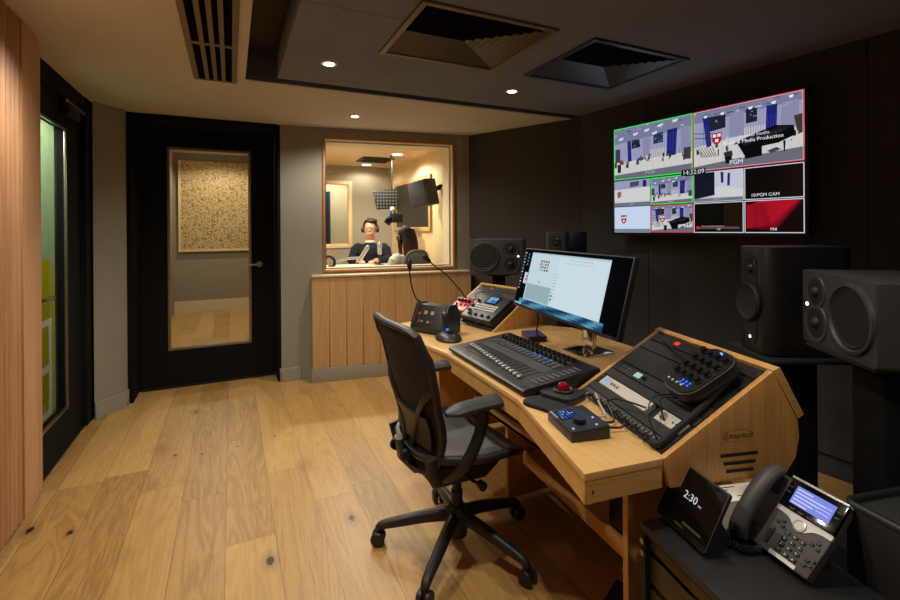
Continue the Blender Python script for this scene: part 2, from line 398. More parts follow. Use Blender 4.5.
def thing(name, label, cat, T=(0, 0, 0), rz=0, group=None):
    o = bpy.data.objects.new(name, None); COL.objects.link(o); o.empty_display_size = .1
    o.matrix_basis = T if isinstance(T, Matrix) else Matrix.Translation(T) @ Matrix.Rotation(rz, 4, 'Z')
    return tag(o, label, cat, group)
def struct(mb, name, mats, parent=None, **k):
    o = mb.build(name, mats, parent, **k)
    if parent is None: o['kind'] = 'structure'
    return o
def dup(root, T, label=None, group=None):
    r = root.copy(); COL.objects.link(r); r.matrix_basis = T
    if label: r['label'] = label
    if group: r['group'] = group
    for ch in list(root.children):
        c = ch.copy(); COL.objects.link(c); c.parent = r
        for g in list(ch.children):
            d = g.copy(); COL.objects.link(d); d.parent = c
    return r
def frame(o, ex, ey, ez=None):
    ex = Vector(ex).normalized(); ey = Vector(ey).normalized(); ez = ex.cross(ey).normalized() if ez is None else Vector(ez)
    m = Matrix((ex, ey, ez)).transposed().to_4x4(); m.translation = Vector(o); return m
def T3(x, y, z, rx=0, ry=0, rz=0):
    return Matrix.Translation((x, y, z)) @ Matrix.Rotation(rz, 4, 'Z') @ Matrix.Rotation(ry, 4, 'Y') @ Matrix.Rotation(rx, 4, 'X')
def rrect(w, h, r, n=5, cx=0, cy=0):
    p = []
    for (sx, sy, a0) in ((1, 1, 0), (-1, 1, 90), (-1, -1, 180), (1, -1, 270)):
        for i in range(n+1):
            a = R(a0+90*i/n); p.append((cx+sx*(w/2-r)+r*math.cos(a), cy+sy*(h/2-r)+r*math.sin(a)))
    return p
def bez(ps, n=16):
    ps = [Vector(p) for p in ps]; out = []
    k = len(ps)
    for i in range(k-1):
        p0 = ps[max(i-1, 0)]; p1 = ps[i]; p2 = ps[i+1]; p3 = ps[min(i+2, k-1)]
        for j in range(n if i < k-2 else n+1):
            t = j/n
            out.append(.5*((2*p1)+(-p0+p2)*t+(2*p0-5*p1+4*p2-p3)*t*t+(-p0+3*p1-3*p2+p3)*t**3))
    return out

# ------------------------------------------------------------------ camera
CAM_H, YAW, ROLL = 1.35, R(25.3), .007
f_ = Vector((math.sin(YAW), math.cos(YAW), 0)); r0 = Vector((math.cos(YAW), -math.sin(YAW), 0)); up0 = Vector((0, 0, 1))
rr = (r0-up0*ROLL).normalized(); uu = (up0+r0*ROLL).normalized()
cam = bpy.data.cameras.new('camera'); co = bpy.data.objects.new('camera', cam); COL.objects.link(co)
cm = Matrix((rr, uu, -f_)).transposed().to_4x4(); cm.translation = (0, 0, CAM_H); co.matrix_world = cm
cam.sensor_width = 36; cam.lens = 463/900*36; cam.shift_y = -71.5/900; cam.clip_start = .02
scene.camera = co

# ------------------------------------------------------------------ room shell
CZ = 2.28; TOPZ = 2.50
BWO = Vector((.60, 4.34, 0)); BWA = math.atan2(-.1444, .9895)
BW = Matrix.Translation(BWO) @ Matrix.Rotation(BWA, 4, 'Z')        # booth wall frame: x along, y away
def bw(x, y, z=0): return BW @ Vector((x, y, z))

struct(MB().box((-2.2, -2.2, -.1), (4.2, 4.72, 0)), 'floor', M['floor'])
# perimeter ceiling (L-shaped solid)
struct(MB().prism([(-1.8, -2.2), (.085, -2.2), (.085, 3.135), (3.4, 3.135), (3.4, 4.9), (-1.8, 4.9)], CZ, TOPZ), 'ceiling', M['ceil'])
struct(MB().box((.085, -2.2, TOPZ), (4.2, 3.3, TOPZ+.05)), 'ceiling_recess', M['recess'])
struct(MB().box((.086, 3.118, CZ+.004), (3.1, 3.134, TOPZ)), 'trim_recess', M['raft_edge'])
m = MB()
xs_ = [.268, .722, 1.424, 1.645, 2.345, 4.0]; ys_ = [-2.1, 1.774, 2.400, 3.085]
for ix in range(5):
    for iy in range(3):
        if iy == 1 and ix in (1, 3): continue
        if ix == 0 and iy == 1:
            m.box((xs_[0], ys_[1], 2.30), (xs_[1], 1.992, 2.46)); m.box((xs_[0], 1.9955, 2.30), (xs_[1], ys_[2], 2.46)); continue
        m.box((xs_[ix], ys_[iy], 2.30), (xs_[ix+1], ys_[iy+1], 2.46))
for x, y in ((.6, .9), (.6, 2.9), (2.2, .9), (2.2, 2.9)): m.cyl((x, y, 2.45), (x, y, TOPZ), .01)
struct(m, 'ceiling_raft', M['raft'])

# left wall with door opening (y 3.05..4.19)
m = MB(); m.box((-1.15, -2.2, 0), (-.93, 3.03, TOPZ))
m.prism([(-1.15, 4.19), (-.905, 4.19), (-.892, 4.085), (-.738, 4.285), (-.735, 4.72), (-1.15, 4.72)], 0, TOPZ)
struct(m, 'wall_left', M['grey_paint'])
# door wall: right pier between door and booth wall
m = MB(); m.prism([(.397, 4.355), (.57, 4.343), (.60, 4.34), (.66, 4.72), (.397, 4.72)], 0, TOPZ)
struct(m, 'wall_back', M['grey_paint'])
# booth wall with window opening
WX0, WX1, WZ0, WZ1 = .163, 1.418, .962, 2.192
WT = .34
m = MB(BW)
m.box((0, 0, 0), (WX0, WT, TOPZ)); m.box((WX1, 0, 0), (1.75, WT, TOPZ))
m.box((WX0, 0, 0), (WX1, WT, WZ0)); m.box((WX0, 0, WZ1), (WX1, WT, TOPZ))
struct(m, 'wall_booth', M['grey_paint'])
# dark acoustic wall and right wall
def wall_seg(p, q, t, z0, z1):
    p = Vector((*p, 0)); q = Vector((*q, 0)); d = (q-p).normalized(); n = Vector((-d.y, d.x, 0))
    return [(a.x, a.y) for a in (p, q, q+n*t, p+n*t)]
struct(MB().prism(wall_seg((2.72, 2.98), (2.14, 4.15), -.2, 0, 1), 0, TOPZ), 'wall_far', M['dark_fabric2'])
RW0, RW1 = Vector((2.70, 3.06)), Vector((3.36, -2.2))
struct(MB().prism(wall_seg(RW0, RW1, .2, 0, 1), 0, TOPZ), 'wall_right', M['dark_fabric'])
m = MB()
rd = (RW1-RW0).normalized(); rn = Vector((rd.y, -rd.x))*1
if rn.x > 0: rn = -rn
def rw(s, off, z): p = RW0+rd*s+rn*off; return Vector((p.x, p.y, z))
for s0, s1 in ((.0, .62), (.622, 1.86), (1.862, 3.1), (3.102, 4.3)):
    m.prism([tuple(rw(s0, 0, 0).xy), tuple(rw(s1, 0, 0).xy), tuple(rw(s1, .02, 0).xy), tuple(rw(s0, .02, 0).xy)], .12, 2.298)
struct(m, 'wall_right_panels', M['dark_fabric'], bevel=.003, seg=1)
struct(MB().box((-2.2, -2.3, 0), (4.2, -2.1, TOPZ)), 'wall_rear', M['grey_paint'])

# skirting
def skirt(name, pts, t=.014, h=.12):
    m = MB()
    for p, q in zip(pts, pts[1:]): m.prism(wall_seg(p, q, t, 0, 1), 0, h)
    return struct(m, name, M['grey_skirt'], bevel=.003, seg=1)
skirt('baseboard_back', [(.397, 4.40), (.397, 4.355), (.565, 4.343)], -.014)
skirt('baseboard_left', [(-.892, 4.085), (-.738, 4.285), (-.738, 4.33)], -.014)
skirt('baseboard_slats', [(-.905, 3.02), (-.905, -2.1)], .02, .1)

# wainscot of oak boards below the booth window, with ledge
w = thing('wood_wainscot', 'light oak board cladding under the booth window with a cream ledge', 'wall panelling', BW)
PX0, PX1 = .060, 1.545
m = MB(); m.box((PX0, -.115, 0.12), (PX1, -.002, .925)); m.build('backing', M['mark_dark'], w)
m = MB(); nb = 10; bwid = (PX1-PX0)/nb
for i in range(nb): m.box((PX0+i*bwid+.0015, -.128, .12), (PX0+(i+1)*bwid-.0015, -.11, .925))
m.build('board', M['oak_clad'], w, bevel=.003, seg=1)
MB().box((PX0-.004, -.14, .925), (PX1, -.002, .942)).build('ledge', M['ledge'], w, bevel=.003)
MB().box((PX0-.01, -.142, 0), (PX1, -.11, .12)).build('skirting', M['grey_skirt'], w, bevel=.003)
MB().box((PX0-.008, -.128, 0), (PX0, -.002, .925)).build('side_panel', M['grey_paint'], w)

# booth window
win = thing('window_1', 'large booth window with thin oak frame and deep cream reveal', 'window', BW); win['kind'] = 'structure'
m = MB()
fw = .016
m.box((WX0-.004, -.014, WZ0-.004), (WX0+fw, .02, WZ1+.004)); m.box((WX1-fw, -.014, WZ0-.004), (WX1+.004, .02, WZ1+.004))
m.box((WX0+fw, -.014, WZ0-.004), (WX1-fw, .02, WZ0+fw)); m.box((WX0+fw, -.014, WZ1-fw), (WX1-fw, .02, WZ1+.004))
m.build('window_frame', M['oak_trim'], win, bevel=.003)
m = MB(); k = fw; t_ = .012
m.box((WX0+.002, .02, WZ0), (WX0+k, WT+.02, WZ1)); m.box((WX1-k, .02, WZ0), (WX1-.002, WT+.02, WZ1))
m.box((WX0+k, .02, WZ0), (WX1-k, WT+.02, WZ0+k)); m.box((WX0+k, .02, WZ1-k), (WX1-k, WT+.02, WZ1))
m.build('reveal', M['cream'], win)
MB().box((WX0+.01, .06, WZ0+.01), (WX1-.01, .066, WZ1-.01)).build('pane', M['glass'], win)
m = MB()
for a in (.075,):
    m.box((WX0+k, a, WZ0+k), (WX0+k+.012, a+.02, WZ1-k)); m.box((WX1-k-.012, a, WZ0+k), (WX1-k, a+.02, WZ1-k))
    m.box((WX0+k, a, WZ0+k), (WX1-k, a+.02, WZ0+k+.012)); m.box((WX0+k, a, WZ1-k-.012), (WX1-k, a+.02, WZ1-k))
m.build('glazing_bead', M['steel'], win)

# ---- black glazed door in the back wall
d1 = thing('door_1', 'black studio door with tall glass panel and lever handle', 'door', (0, 4.6, 0)); d1['kind'] = 'structure'
DX0, DX1 = -.735, .397
GX0, GX1, GZ0, GZ1 = -.492, .165, .322, 2.065
m = MB()
m.box((DX0, -.26, 0), (DX0+.035, .12, CZ)); m.box((DX1-.025, -.24, 0), (DX1, .12, CZ)); m.box((DX0+.035, -.26, 2.235), (DX1-.025, .12, CZ))
m.build('door_frame', M['black'], d1, bevel=.003)
m = MB()
m.box((DX0+.04, 0, .008), (GX0, .06, 2.23)); m.box((GX1, 0, .008), (DX1-.03, .06, 2.23)); m.box((GX0, 0, .008), (GX1, .06, GZ0)); m.box((GX0, 0, GZ1), (GX1, .06, 2.23))
m.build('door_leaf', M['black'], d1)
m = MB(); e = .022
m.box((GX0, -.008, GZ0), (GX0+e, .02, GZ1)); m.box((GX1-e, -.008, GZ0), (GX1, .02, GZ1)); m.box((GX0+e, -.008, GZ0), (GX1-e, .02, GZ0+e)); m.box((GX0+e, -.008, GZ1-e), (GX1-e, .02, GZ1))
m.build('glazing_frame', M['tan_vent'], d1, bevel=.004)
MB().box((GX0+.006, .024, GZ0+.006), (GX1-.006, .032, GZ1-.006)).build('pane', M['glass'], d1)
m = MB(); m.cyl((.232, 0, 1.035), (.232, -.012, 1.035), .027); m.cyl((.232, -.01, 1.035), (.232, -.055, 1.035), .011)
m.tube([(.232, -.052, 1.035), (.2, -.055, 1.035), (.155, -.052, 1.032), (.118, -.05, 1.032)], .0095)
m.build('handle', M['steel'], d1)
MB().box((DX0+.05, -.012, .004), (DX1-.03, 0, .02)).build('threshold', M['dark_metal'], d1)

# ---- black glazed door in the left wall
d2 = thing('door_2', 'black glazed door with overhead closer', 'door', (-.93, 3.6, 0)); d2['kind'] = 'structure'
m = MB()   # frame: jambs at y 3.03 and 4.19
m.box((-.19, .38, 0), (.022, .59, CZ)); m.box((-.19, -.57, 0), (.018, -.53, CZ)); m.box((-.19, -.53, 2.17), (.015, .38, CZ))
m.build('door_frame', M['black'], d2, bevel=.003)
LZ1 = 2.165
m = MB(); g0, g1, q0, q1 = -.44, .085, .235, 2.0
m.box((-.07, -.525, .012), (-.012, g0, LZ1)); m.box((-.07, g1, .012), (-.012, .372, LZ1)); m.box((-.07, g0, .012), (-.012, g1, q0)); m.box((-.07, g0, q1), (-.012, g1, LZ1))
m.build('door_leaf', M['black'], d2)
m = MB(); e = .016
m.box((-.02, g0, q0), (-.006, g0+e, q1)); m.box((-.02, g1-e, q0), (-.006, g1, q1)); m.box((-.02, g0+e, q0), (-.006, g1-e, q0+e)); m.box((-.02, g0+e, q1-e), (-.006, g1-e, q1))
m.build('glazing_frame', M['steel'], d2, bevel=.003)
MB().box((-.046, g0+.004, q0+.004), (-.038, g1-.004, q1-.004)).build('pane', M['dark_glass'], d2)
MB().quad((-.056, g0+.004, q0+.004), (-.056, .028, q0+.004), (-.056, .028, q1-.004), (-.056, g0+.004, q1-.004)).build('glass_film', M['film'], d2)
m = MB(); m.box((-.012, -.06, 2.06), (.045, .17, 2.135)); m.build('closer', M['dark_metal'], d2, bevel=.006)
m = MB(); m.box((.016, -.05, 2.143), (.03, .34, 2.157)); m.cyl((.023, -.04, 2.13), (.023, -.04, 2.16), .012); m.build('closer_arm', M['steel'], d2)
m = MB(); m.box((-.012, -.5, .003), (.012, .37, .012)); m.build('threshold', M['steel'], d2)
m = MB(); m.cyl((-.012, -.475, .985), (.04, -.475, .985), .01); m.tube([(.038, -.475, .985), (.042, -.44, .985), (.04, -.345, .985)], .0095); m.build('handle', M['steel'], d2)

# ---- fluted timber wall lining
sl = thing('slatted_wall_panel', 'warm fluted timber wall lining with rounded end beside the black glazed door', 'wall panel', (-.82, 0, 0))
path = []   # plan curve of the front face (x, y)
def plan(y):
    if y <= 2.62: return -.82
    t = min(1, (y-2.62)/.43); return -.82-.095*(1-math.sqrt(max(0, 1-t*t)))
m = MB()
ys = [2.62+.43*math.sin(i/10*pi/2) for i in range(11)]
poly = [(plan(y)+.82, y) for y in ys]
m.prism(poly+[(-.1, 3.05), (-.1, 2.62)], .1, CZ-.004)
y = 2.62
k_ = 0
while y > -2.0:
    wd = .026 if k_ % 9 < 6 else .105
    g_ = .018
    y1 = y-g_; y0 = y1-wd
    n_ = 5
    pr = [(-.026+.026*math.sin(pi*i/n_)**.6 if wd < .05 else (-.004 if i in (0, n_) else 0), y0+wd*i/n_) for i in range(n_+1)]
    m.prism(pr+[(-.05, y1), (-.05, y0)], .1, CZ-.004)
    y = y0; k_ += 1
m.build('slat', M['slat'], sl)
MB().box((-.1, -2.0, .1), (-.045, 2.62, CZ-.004)).build('backing', M['slat_dark'], sl)

# ------------------------------------------------------------------ ceiling fittings
# linear slot grille
v = thing('slot_air_grille', 'tan linear slot grille with dark slots set in the pale ceiling', 'air vent', (-.08, 2.56, CZ))
hw, hl = .118, .66
m = MB()
m.box((-hw, -hl, -.008), (-hw+.028, hl, .0)); m.box((hw-.028, -hl, -.008), (hw, hl, 0)); m.box((-hw+.028, hl-.02, -.008), (hw-.028, hl, 0)); m.box((-hw+.028, -hl, -.008), (hw-.028, -hl+.02, 0))
m.build('frame', M['tan_vent'], v, bevel=.002, seg=1)
MB().box((-hw+.02, -hl+.01, -.0015), (hw-.02, hl-.01, -.0005)).build('backing', M['void'], v)
for i in range(3):
    x = -hw+.028+(i+1)*(2*hw-.056)/4
    MB().box((x-.0105, -hl+.02, -.007), (x+.0105, hl-.02, -.002)).build('bar', M['tan_vent'], v)
each('cross_bar', M['tan_vent'], v, [((-hw+.028, .02, -.0065), (hw-.028, .05, -.0015))])

# square four way diffusers
def diffuser(x0, x1, y0, y1, label, mat, bl):
    z = 2.30; cx, cy = (x0+x1)/2, (y0+y1)/2; h = (x1-x0)/2; hy = (y1-y0)/2
    t = thing('ceiling_diffuser', label, 'air vent', (cx, cy, z), group='square ceiling diffusers')
    m = MB(); e = .028
    for a, b in (((-h, -hy), (-h+e, hy)), ((h-e, -hy), (h, hy)), ((-h+e, hy-e), (h-e, hy)), ((-h+e, -hy), (h-e, -hy+e))): m.box((a[0], a[1], -.012), (b[0], b[1], .0))
    m.build('frame', mat, t, bevel=.003)
    MB().box((-h, -hy, .10), (h, hy, .105)).build('backing', M['void'], t)
    m = MB()
    for a, b in (((-h, -hy), (-h+.004, hy)), ((h-.004, -hy), (h, hy)), ((-h, hy-.004), (h, hy)), ((-h, -hy), (h, -hy+.004))): m.box((a[0], a[1], 0), (b[0], b[1], .10))
    m.build('collar', M['void'], t)
    n = 9; a = h-e; b = hy-e; m = MB(); zl, zh = -.006, .038
    def blade(o0, o1, i0, i1, zl=-.004, zh=.003):
        m.add([(*o0, zl), (*o1, zl), (*i1, zh), (*i0, zh), (*o0, zl+.002), (*o1, zl+.002), (*i1, zh+.002), (*i0, zh+.002)], [(0, 1, 2, 3), (7, 6, 5, 4), (0, 4, 5, 1), (1, 5, 6, 2), (2, 6, 7, 3), (3, 7, 4, 0)])
    for i in range(n):
        f = (n-i)/n; fi = f-.66/n
        blade((-a, -b*f), (a*f, -b*f), (-a, -b*(f-1.1/n)), (a*(f-1.1/n), -b*(f-1.1/n)), -.006, .038)       # towards the camera end of the room
        blade((a*f, -b*f), (a*f, b*f), (a*fi, -b*fi), (a*fi, b*fi))      # towards the video wall
        blade((a*f, b*f), (-a, b*f), (a*fi, b*fi), (-a, b*fi))           # towards the booth
    m.build('louvre', bl, t)
    return t
M['vent_dark'] = pm('vent_black', rgb(84, 78, 70), .4, metal=.2)
M['vent_screen_tint'] = pm('vent_screen_lit', rgb(84, 92, 108), .35, metal=.3)  # blue cast of the video screen put into this vent's colour
diffuser(.722, 1.424, 1.772, 2.402, 'square louvred ceiling diffuser with tan rim, over the chair', M['tan_vent'], M['vent_dark'])
diffuser(1.645, 2.345, 1.778, 2.393, 'square louvred ceiling diffuser with dark rim, close to the video wall', M['vent_screen_tint'], M['vent_screen_tint'])

def downlight(x, y, z, label, power, cone=120, group='ceiling downlights', blend=.6, col=(1, .83, .62), k=1):
    t = thing('downlight', label, 'ceiling light', (x, y, z), group=group)
    MB().lathe([(a*k, b) for a, b in [(.030, -.001), (.030, -.004), (.043, -.006), (.047, -.001), (.046, 0)]], n=28).build('trim_ring', M['white'], t)
    MB().lathe([(a*k, b) for a, b in [(0, -.0062), (.029, -.0062), (.029, -.0012), (0, -.0012)]], n=28).build('diffuser', M['lamp'], t)
    spot(x, y, z-.03, power, cone, blend, col)
    return t
def spot(x, y, z, power, cone, blend=.6, col=(1, .83, .62), size=.04):
    l = bpy.data.lights.new('lamp', 'SPOT'); l.energy = power; l.spot_size = R(cone); l.spot_blend = blend; l.color = col; l.shadow_soft_size = size
    o = bpy.data.objects.new('lamp', l); COL.objects.link(o); o.location = (x, y, z); return o

# ------------------------------------------------------------------ beyond the doors
# far live room seen through door_1
struct(MB().box((-1.7, 4.72, -.1), (.52, 8.9, 0)), 'floor_far_room', M['floor2'])
m = MB(); m.box((-.9, 8.7, 0), (.6, 8.85, 2.75)); struct(m, 'wall_far_room', M['panel_grey'])
m = MB(); m.box((-.95, 4.73, 0), (-.84, 8.7, 2.75)); struct(m, 'wall_far_room_side', M['grey_paint'])
m = MB(); m.box((.50, 4.73, 0), (.6, 8.7, 2.75)); struct(m, 'wall_far_room_booth', M['cream'])
struct(MB().box((-.9, 4.6, 2.62), (.62, 8.9, 2.75)), 'ceiling_far_room', M['cream'])
m = MB(); m.box((-.79, 4.725, 2.3), (.5, 4.74, 2.75)); struct(m, 'wall_far_room_head', M['cream'])
struct(MB().box((-.84, 8.68, 0), (.5, 8.70, .19)), 'baseboard_far_room', M['cream'])
pp = thing('perforated_wall_panel', 'birch acoustic panel with dark squiggle perforations seen through the door glass', 'acoustic panel', (0, 8.69, 1.0))
MB().box((-.735, -.045, .04), (.5, -.01, 1.49)).build('panel', M['squiggle'], pp)
MB().box((-.77, -.06, 0), (.5, -.01, .04)).build('trim_rail', M['booth_wood'], pp)
MB().box((-.77, -.05, .04), (-.735, -.01, 1.49)).build('edge_trim', M['booth_wood'], pp)

# corridor beyond door_2
struct(MB().box((-2.0, 2.0, 0), (-1.75, 8, 2.7)), 'wall_corridor', M['green_wall'])
struct(MB().box((-1.75, 2.0, -.1), (-1.15, 8, 0)), 'floor_corridor', M['floor2'])
struct(MB().box((-2.0, 2.0, 2.6), (-1.0, 8, 2.75)), 'ceiling_corridor', M['cream'])
struct(MB().box((-1.75, 7.6, 0), (-.9, 7.8, 2.7)), 'wall_corridor_end', M['black_matte'])
# ------------------------------------------------------------------ recording booth
BF = .15
struct(MB().prism([(.6, 4.66), (2.3, 4.42), (2.3, 6.6), (.6, 6.6)], BF-.1, BF), 'floor_booth', M['booth_wood'])
bx0, bx1, by1, bz1 = .62, 2.15, 6.55, 2.245
m = MB()   # back wall with window
ox0, ox1, oz0, oz1 = .75, 1.525, 1.115, 2.00
m.box((bx0-.1, by1, 0), (ox0, by1+.12, 2.4)); m.box((ox1, by1, 0), (bx1+.1, by1+.12, 2.4)); m.box((ox0, by1, 0), (ox1, by1+.12, oz0)); m.box((ox0, by1, oz1), (ox1, by1+.12, 2.4))
struct(m, 'wall_booth_back', M['booth_grey'])
struct(MB().box((bx1, 4.45, 0), (bx1+.12, by1, 2.4)), 'wall_booth_right', M['booth_wood'])
struct(MB().box((bx0-.06, 4.70, 0), (bx0, by1, 2.4)), 'wall_booth_left', M['booth_wood'])
struct(MB().prism([(bx0-.1, 4.67), (bx1+.1, 4.45), (bx1+.1, by1+.1), (bx0-.1, by1+.1)], bz1, bz1+.1), 'ceiling_booth', M['booth_ceil'])
w2 = thing('window_2', 'oak framed window in the booth back wall', 'window', (0, by1, 0)); w2['kind'] = 'structure'
m = MB(); e = .045
m.box((ox0-.01, -.02, oz0-.03), (ox0+e, .04, oz1+.03)); m.box((ox1-e+.02, -.02, oz0-.03), (ox1+.03, .04, oz1+.03)); m.box((ox0+e, -.02, oz0-.03), (ox1-e+.02, .04, oz0+.03)); m.box((ox0+e, -.02, oz1-.02), (ox1-e+.02, .04, oz1+.03))
m.build('window_frame', M['booth_wood'], w2, bevel=.004)
MB().box((ox0+.01, .05, oz0), (ox1-.01, .056, oz1)).build('pane', M['glass'], w2)
# small lit space behind that window
struct(MB().box((.4, 7.9, 0), (2.4, 8.0, 2.5)), 'wall_beyond_window', M['cream'])
struct(MB().box((2.1, 6.67, 0), (2.2, 7.9, 2.5)), 'wall_beyond_side', M['cream'])
struct(MB().box((.52, 6.67, 2.4), (2.2, 7.9, 2.5)), 'ceiling_beyond_window', M['cream'])
struct(MB().box((.6, 6.67, 0), (.66, 7.9, 2.5)), 'wall_beyond_left', M['cream'])
struct(MB().box((.6, 6.67, 0), (2.2, 7.9, .05)), 'floor_beyond_window', M['booth_wood'])
t = thing('blue_curtain', 'dark blue drape hanging beyond the booth back window', 'curtain', (1.28, 7.6, .06))
m = MB(); m.grid(lambda u, v_: (-.16+.34*u, .03*math.sin(u*26), 1.9*v_), 40, 4); m.build('drape', pm('navy_drape', rgb(52, 66, 92), .9), t, solid=.006)
# dark window on the booth right wall
w3 = thing('window_3', 'dark window in oak frame on the booth side wall', 'window', (bx1, 5.56, 0)); w3['kind'] = 'structure'
m = MB(); a0, a1, c0, c1 = -.52, .80, 1.32, 2.0; e = .05
m.box((-.03, a0, c0), (0, a0+e, c1)); m.box((-.03, a1-e, c0), (0, a1, c1)); m.box((-.03, a0+e, c0), (0, a1-e, c0+e)); m.box((-.03, a0+e, c1-e), (0, a1-e, c1))
m.build('window_frame', M['oak_clad'], w3, bevel=.004)
MB().box((-.012, a0+e, c0+e), (-.002, a1-e, c1-e)).build('pane', M['black_gloss'], w3)

downlight(1.706, 6.30, bz1, 'bright downlight in the booth ceiling by the back wall', 12, 165, 'booth downlights', .4, (1, .94, .80), k=2.0)
downlight(1.807, 5.284, bz1, 'bright downlight in the booth ceiling near the booth window', 40, 160, 'booth downlights', .4, (1, .94, .80), k=2.0)
spot(1.25, 5.3, bz1-.02, 95, 150, .4, (1, .94, .80))  # added unseen spot without a fitting, fills the middle of the booth
v = thing('booth_ceiling_vent', 'dark flat square vent in the booth ceiling', 'air vent', (1.68, 5.80, bz1))
MB().box((-.2, -.2, -.015), (.2, .2, 0)).build('rim', M['dark_metal'], v, bevel=.004)
m = MB()
for i in range(7): m.box((-.17, -.17+i*.05, -.022), (.17, -.14+i*.05, -.012))
m.build('louvre', M['black_matte'], v)

# ------------------------------------------------------------------ producer desk
DZ = .75
desk = thing('studio_desk', 'wraparound bamboo producer desk with two sloping rack turrets', 'desk', (1.3, 1.7, 0))
top = [(.774, .881), (.905, 1.368), (.935, 2.03), (.862, 2.50), (.87, 2.78), (1.27, 2.87), (1.66, 2.93), (1.72, 2.36), (1.85, 2.2), (1.80, 1.32), (1.53, 1.24), (1.41, .765), (1.012, .856), (1.008, .851)]
MB().prism(top, DZ-.02, DZ).build('desktop', M['bamboo_top'], desk, bevel=.004, world=True)
def rail(pts, t, z0, z1, m):
    for p, q in zip(pts, pts[1:]): m.prism(wall_seg(p, q, t, 0, 1), z0, z1)
    return m
m = MB(); rail([(.867, 2.50), (.939, 2.03), (.909, 1.370), (.7785, .885), (1.012, .8555)], .02, DZ-.080, DZ-.0205, m)
m.build('apron', M['bamboo_x'], desk, world=True, bevel=.002, seg=1)
m = MB(); m.cyl((.798, .8865, DZ-.052), (.798, .8815, DZ-.052), .006); m.build('cable_hole', M['black_matte'], desk, world=True)
TN = T3(1.01, .851, DZ) @ Matrix.Rotation(R(-15), 4, 'Z')
TF = T3(1.351, 2.302, DZ) @ Matrix.Rotation(R(10), 4, 'Z')
PHI = R(31.7); TW = .519; CK = .018
TNs = TN @ Matrix.Rotation(-PHI, 4, 'Y'); TFs = TF @ Matrix.Rotation(-PHI, 4, 'Y')
prof = [(0, -.003), (.334, .206), (.352, .196), (.411, .075), (.416, .02), (.405, -.035), (.37, -.08), (.02, -.08), (0, -.02)]
def turret(T, near):
    for a in (0, TW-CK):
        m = MB(T); m.prism(prof, a, a+CK, 'xzy')
        ck = m.build('side_panel', M['bamboo_z'], desk, world=True, bevel=.0025)
        if near and a == 0:
            # engraved oval mark, name and three louvre slots on the outer face
            e = MB(T @ Matrix(((1, 0, 0, 0), (0, 0, 1, -.0012), (0, 1, 0, 0), (0, 0, 0, 1))))
            n = 40; cx, cz, ra, rb = .222, .040, .046, .0175
            for i in range(n):
                t0, t1 = 2*pi*i/n, 2*pi*(i+1)/n
                e.add([(cx+ra*k*math.cos(t), cz+rb*k*math.sin(t), 0) for k, t in ((1, t0), (1, t1), (.965, t1), (.965, t0))], [(0, 1, 2, 3)])
            e.text('Unterlass', .021, Matrix.Translation((cx, cz, 0)), .35)
            e.build('engraved_mark', M['mark_dark'], ck, world=True)
            e = MB(T)
            for k, (x0, x1, z) in enumerate(((.168, .282, -.014), (.177, .275, -.036), (.186, .267, -.057))): e.box((x0, -.0016, z), (x1, .002, z+.008))
            e.build('louvre_slot', M['black_matte'], ck, world=True)
    m = MB(T); m.prism([(.330, .208), (.352, .216), (.428, .082), (.408, .070)], -.004, TW+.004, 'xzy')
    m.build('back_panel', M['bamboo_x'], desk, world=True, bevel=.003)
    m = MB(T @ Matrix.Rotation(-PHI, 4, 'Y')); m.box((.0, CK, -.028), (.385, TW-CK, -.02)); m.build('rack_back', M['black_matte'], desk, world=True)
    for a in (CK, TW-CK-.016):
        m = MB(T @ Matrix.Rotation(-PHI, 4, 'Y')); m.box((.004, a, -.02), (.382, a+.016, -.004))
        for i in range(17): m.cyl((.015+i*.0222, a+.008, -.004), (.015+i*.0222, a+.008, -.001), .0035, n=8)
        m.build('rack_rail', M['black_plastic'], desk, world=True)
turret(TN, True); turret(TF, False)
# carcass below the top
for (x, y) in ((1.10, 1.07), (1.21, 1.93), (1.20, 2.72)):
    MB().box((x, y-.011, .03), (x+.5, y+.011, DZ-.02)).build('upright_panel', M['bamboo_z'], desk, world=True, bevel=.003)
m = MB(); m.prism([(1.23, 1.12), (1.30, 1.92), (1.70, 1.92), (1.64, 1.08)], .215, .235); m.build('shelf', M['bamboo_top'], desk, world=True, bevel=.003)
m = MB(); rail([(1.295, 1.92), (1.225, 1.12)], .02, .19, .25, m); m.build('shelf_lip', M['bamboo_x'], desk, world=True, bevel=.003)
m = MB(); m.box((1.1, 1.95, .555), (1.6, 2.70, .575)); m.build('shelf', M['bamboo_top'], desk, world=True, bevel=.003)
m = MB(); m.box((1.02, 1.37, .53), (1.5, 1.91, .548)); m.build('shelf', M['bamboo_top'], desk, world=True, bevel=.003)
m = MB(); rail([(1.02, 1.91), (1.02, 1.37)], .018, .53, .575, m); m.build('shelf_lip', M['bamboo_x'], desk, world=True, bevel=.003)

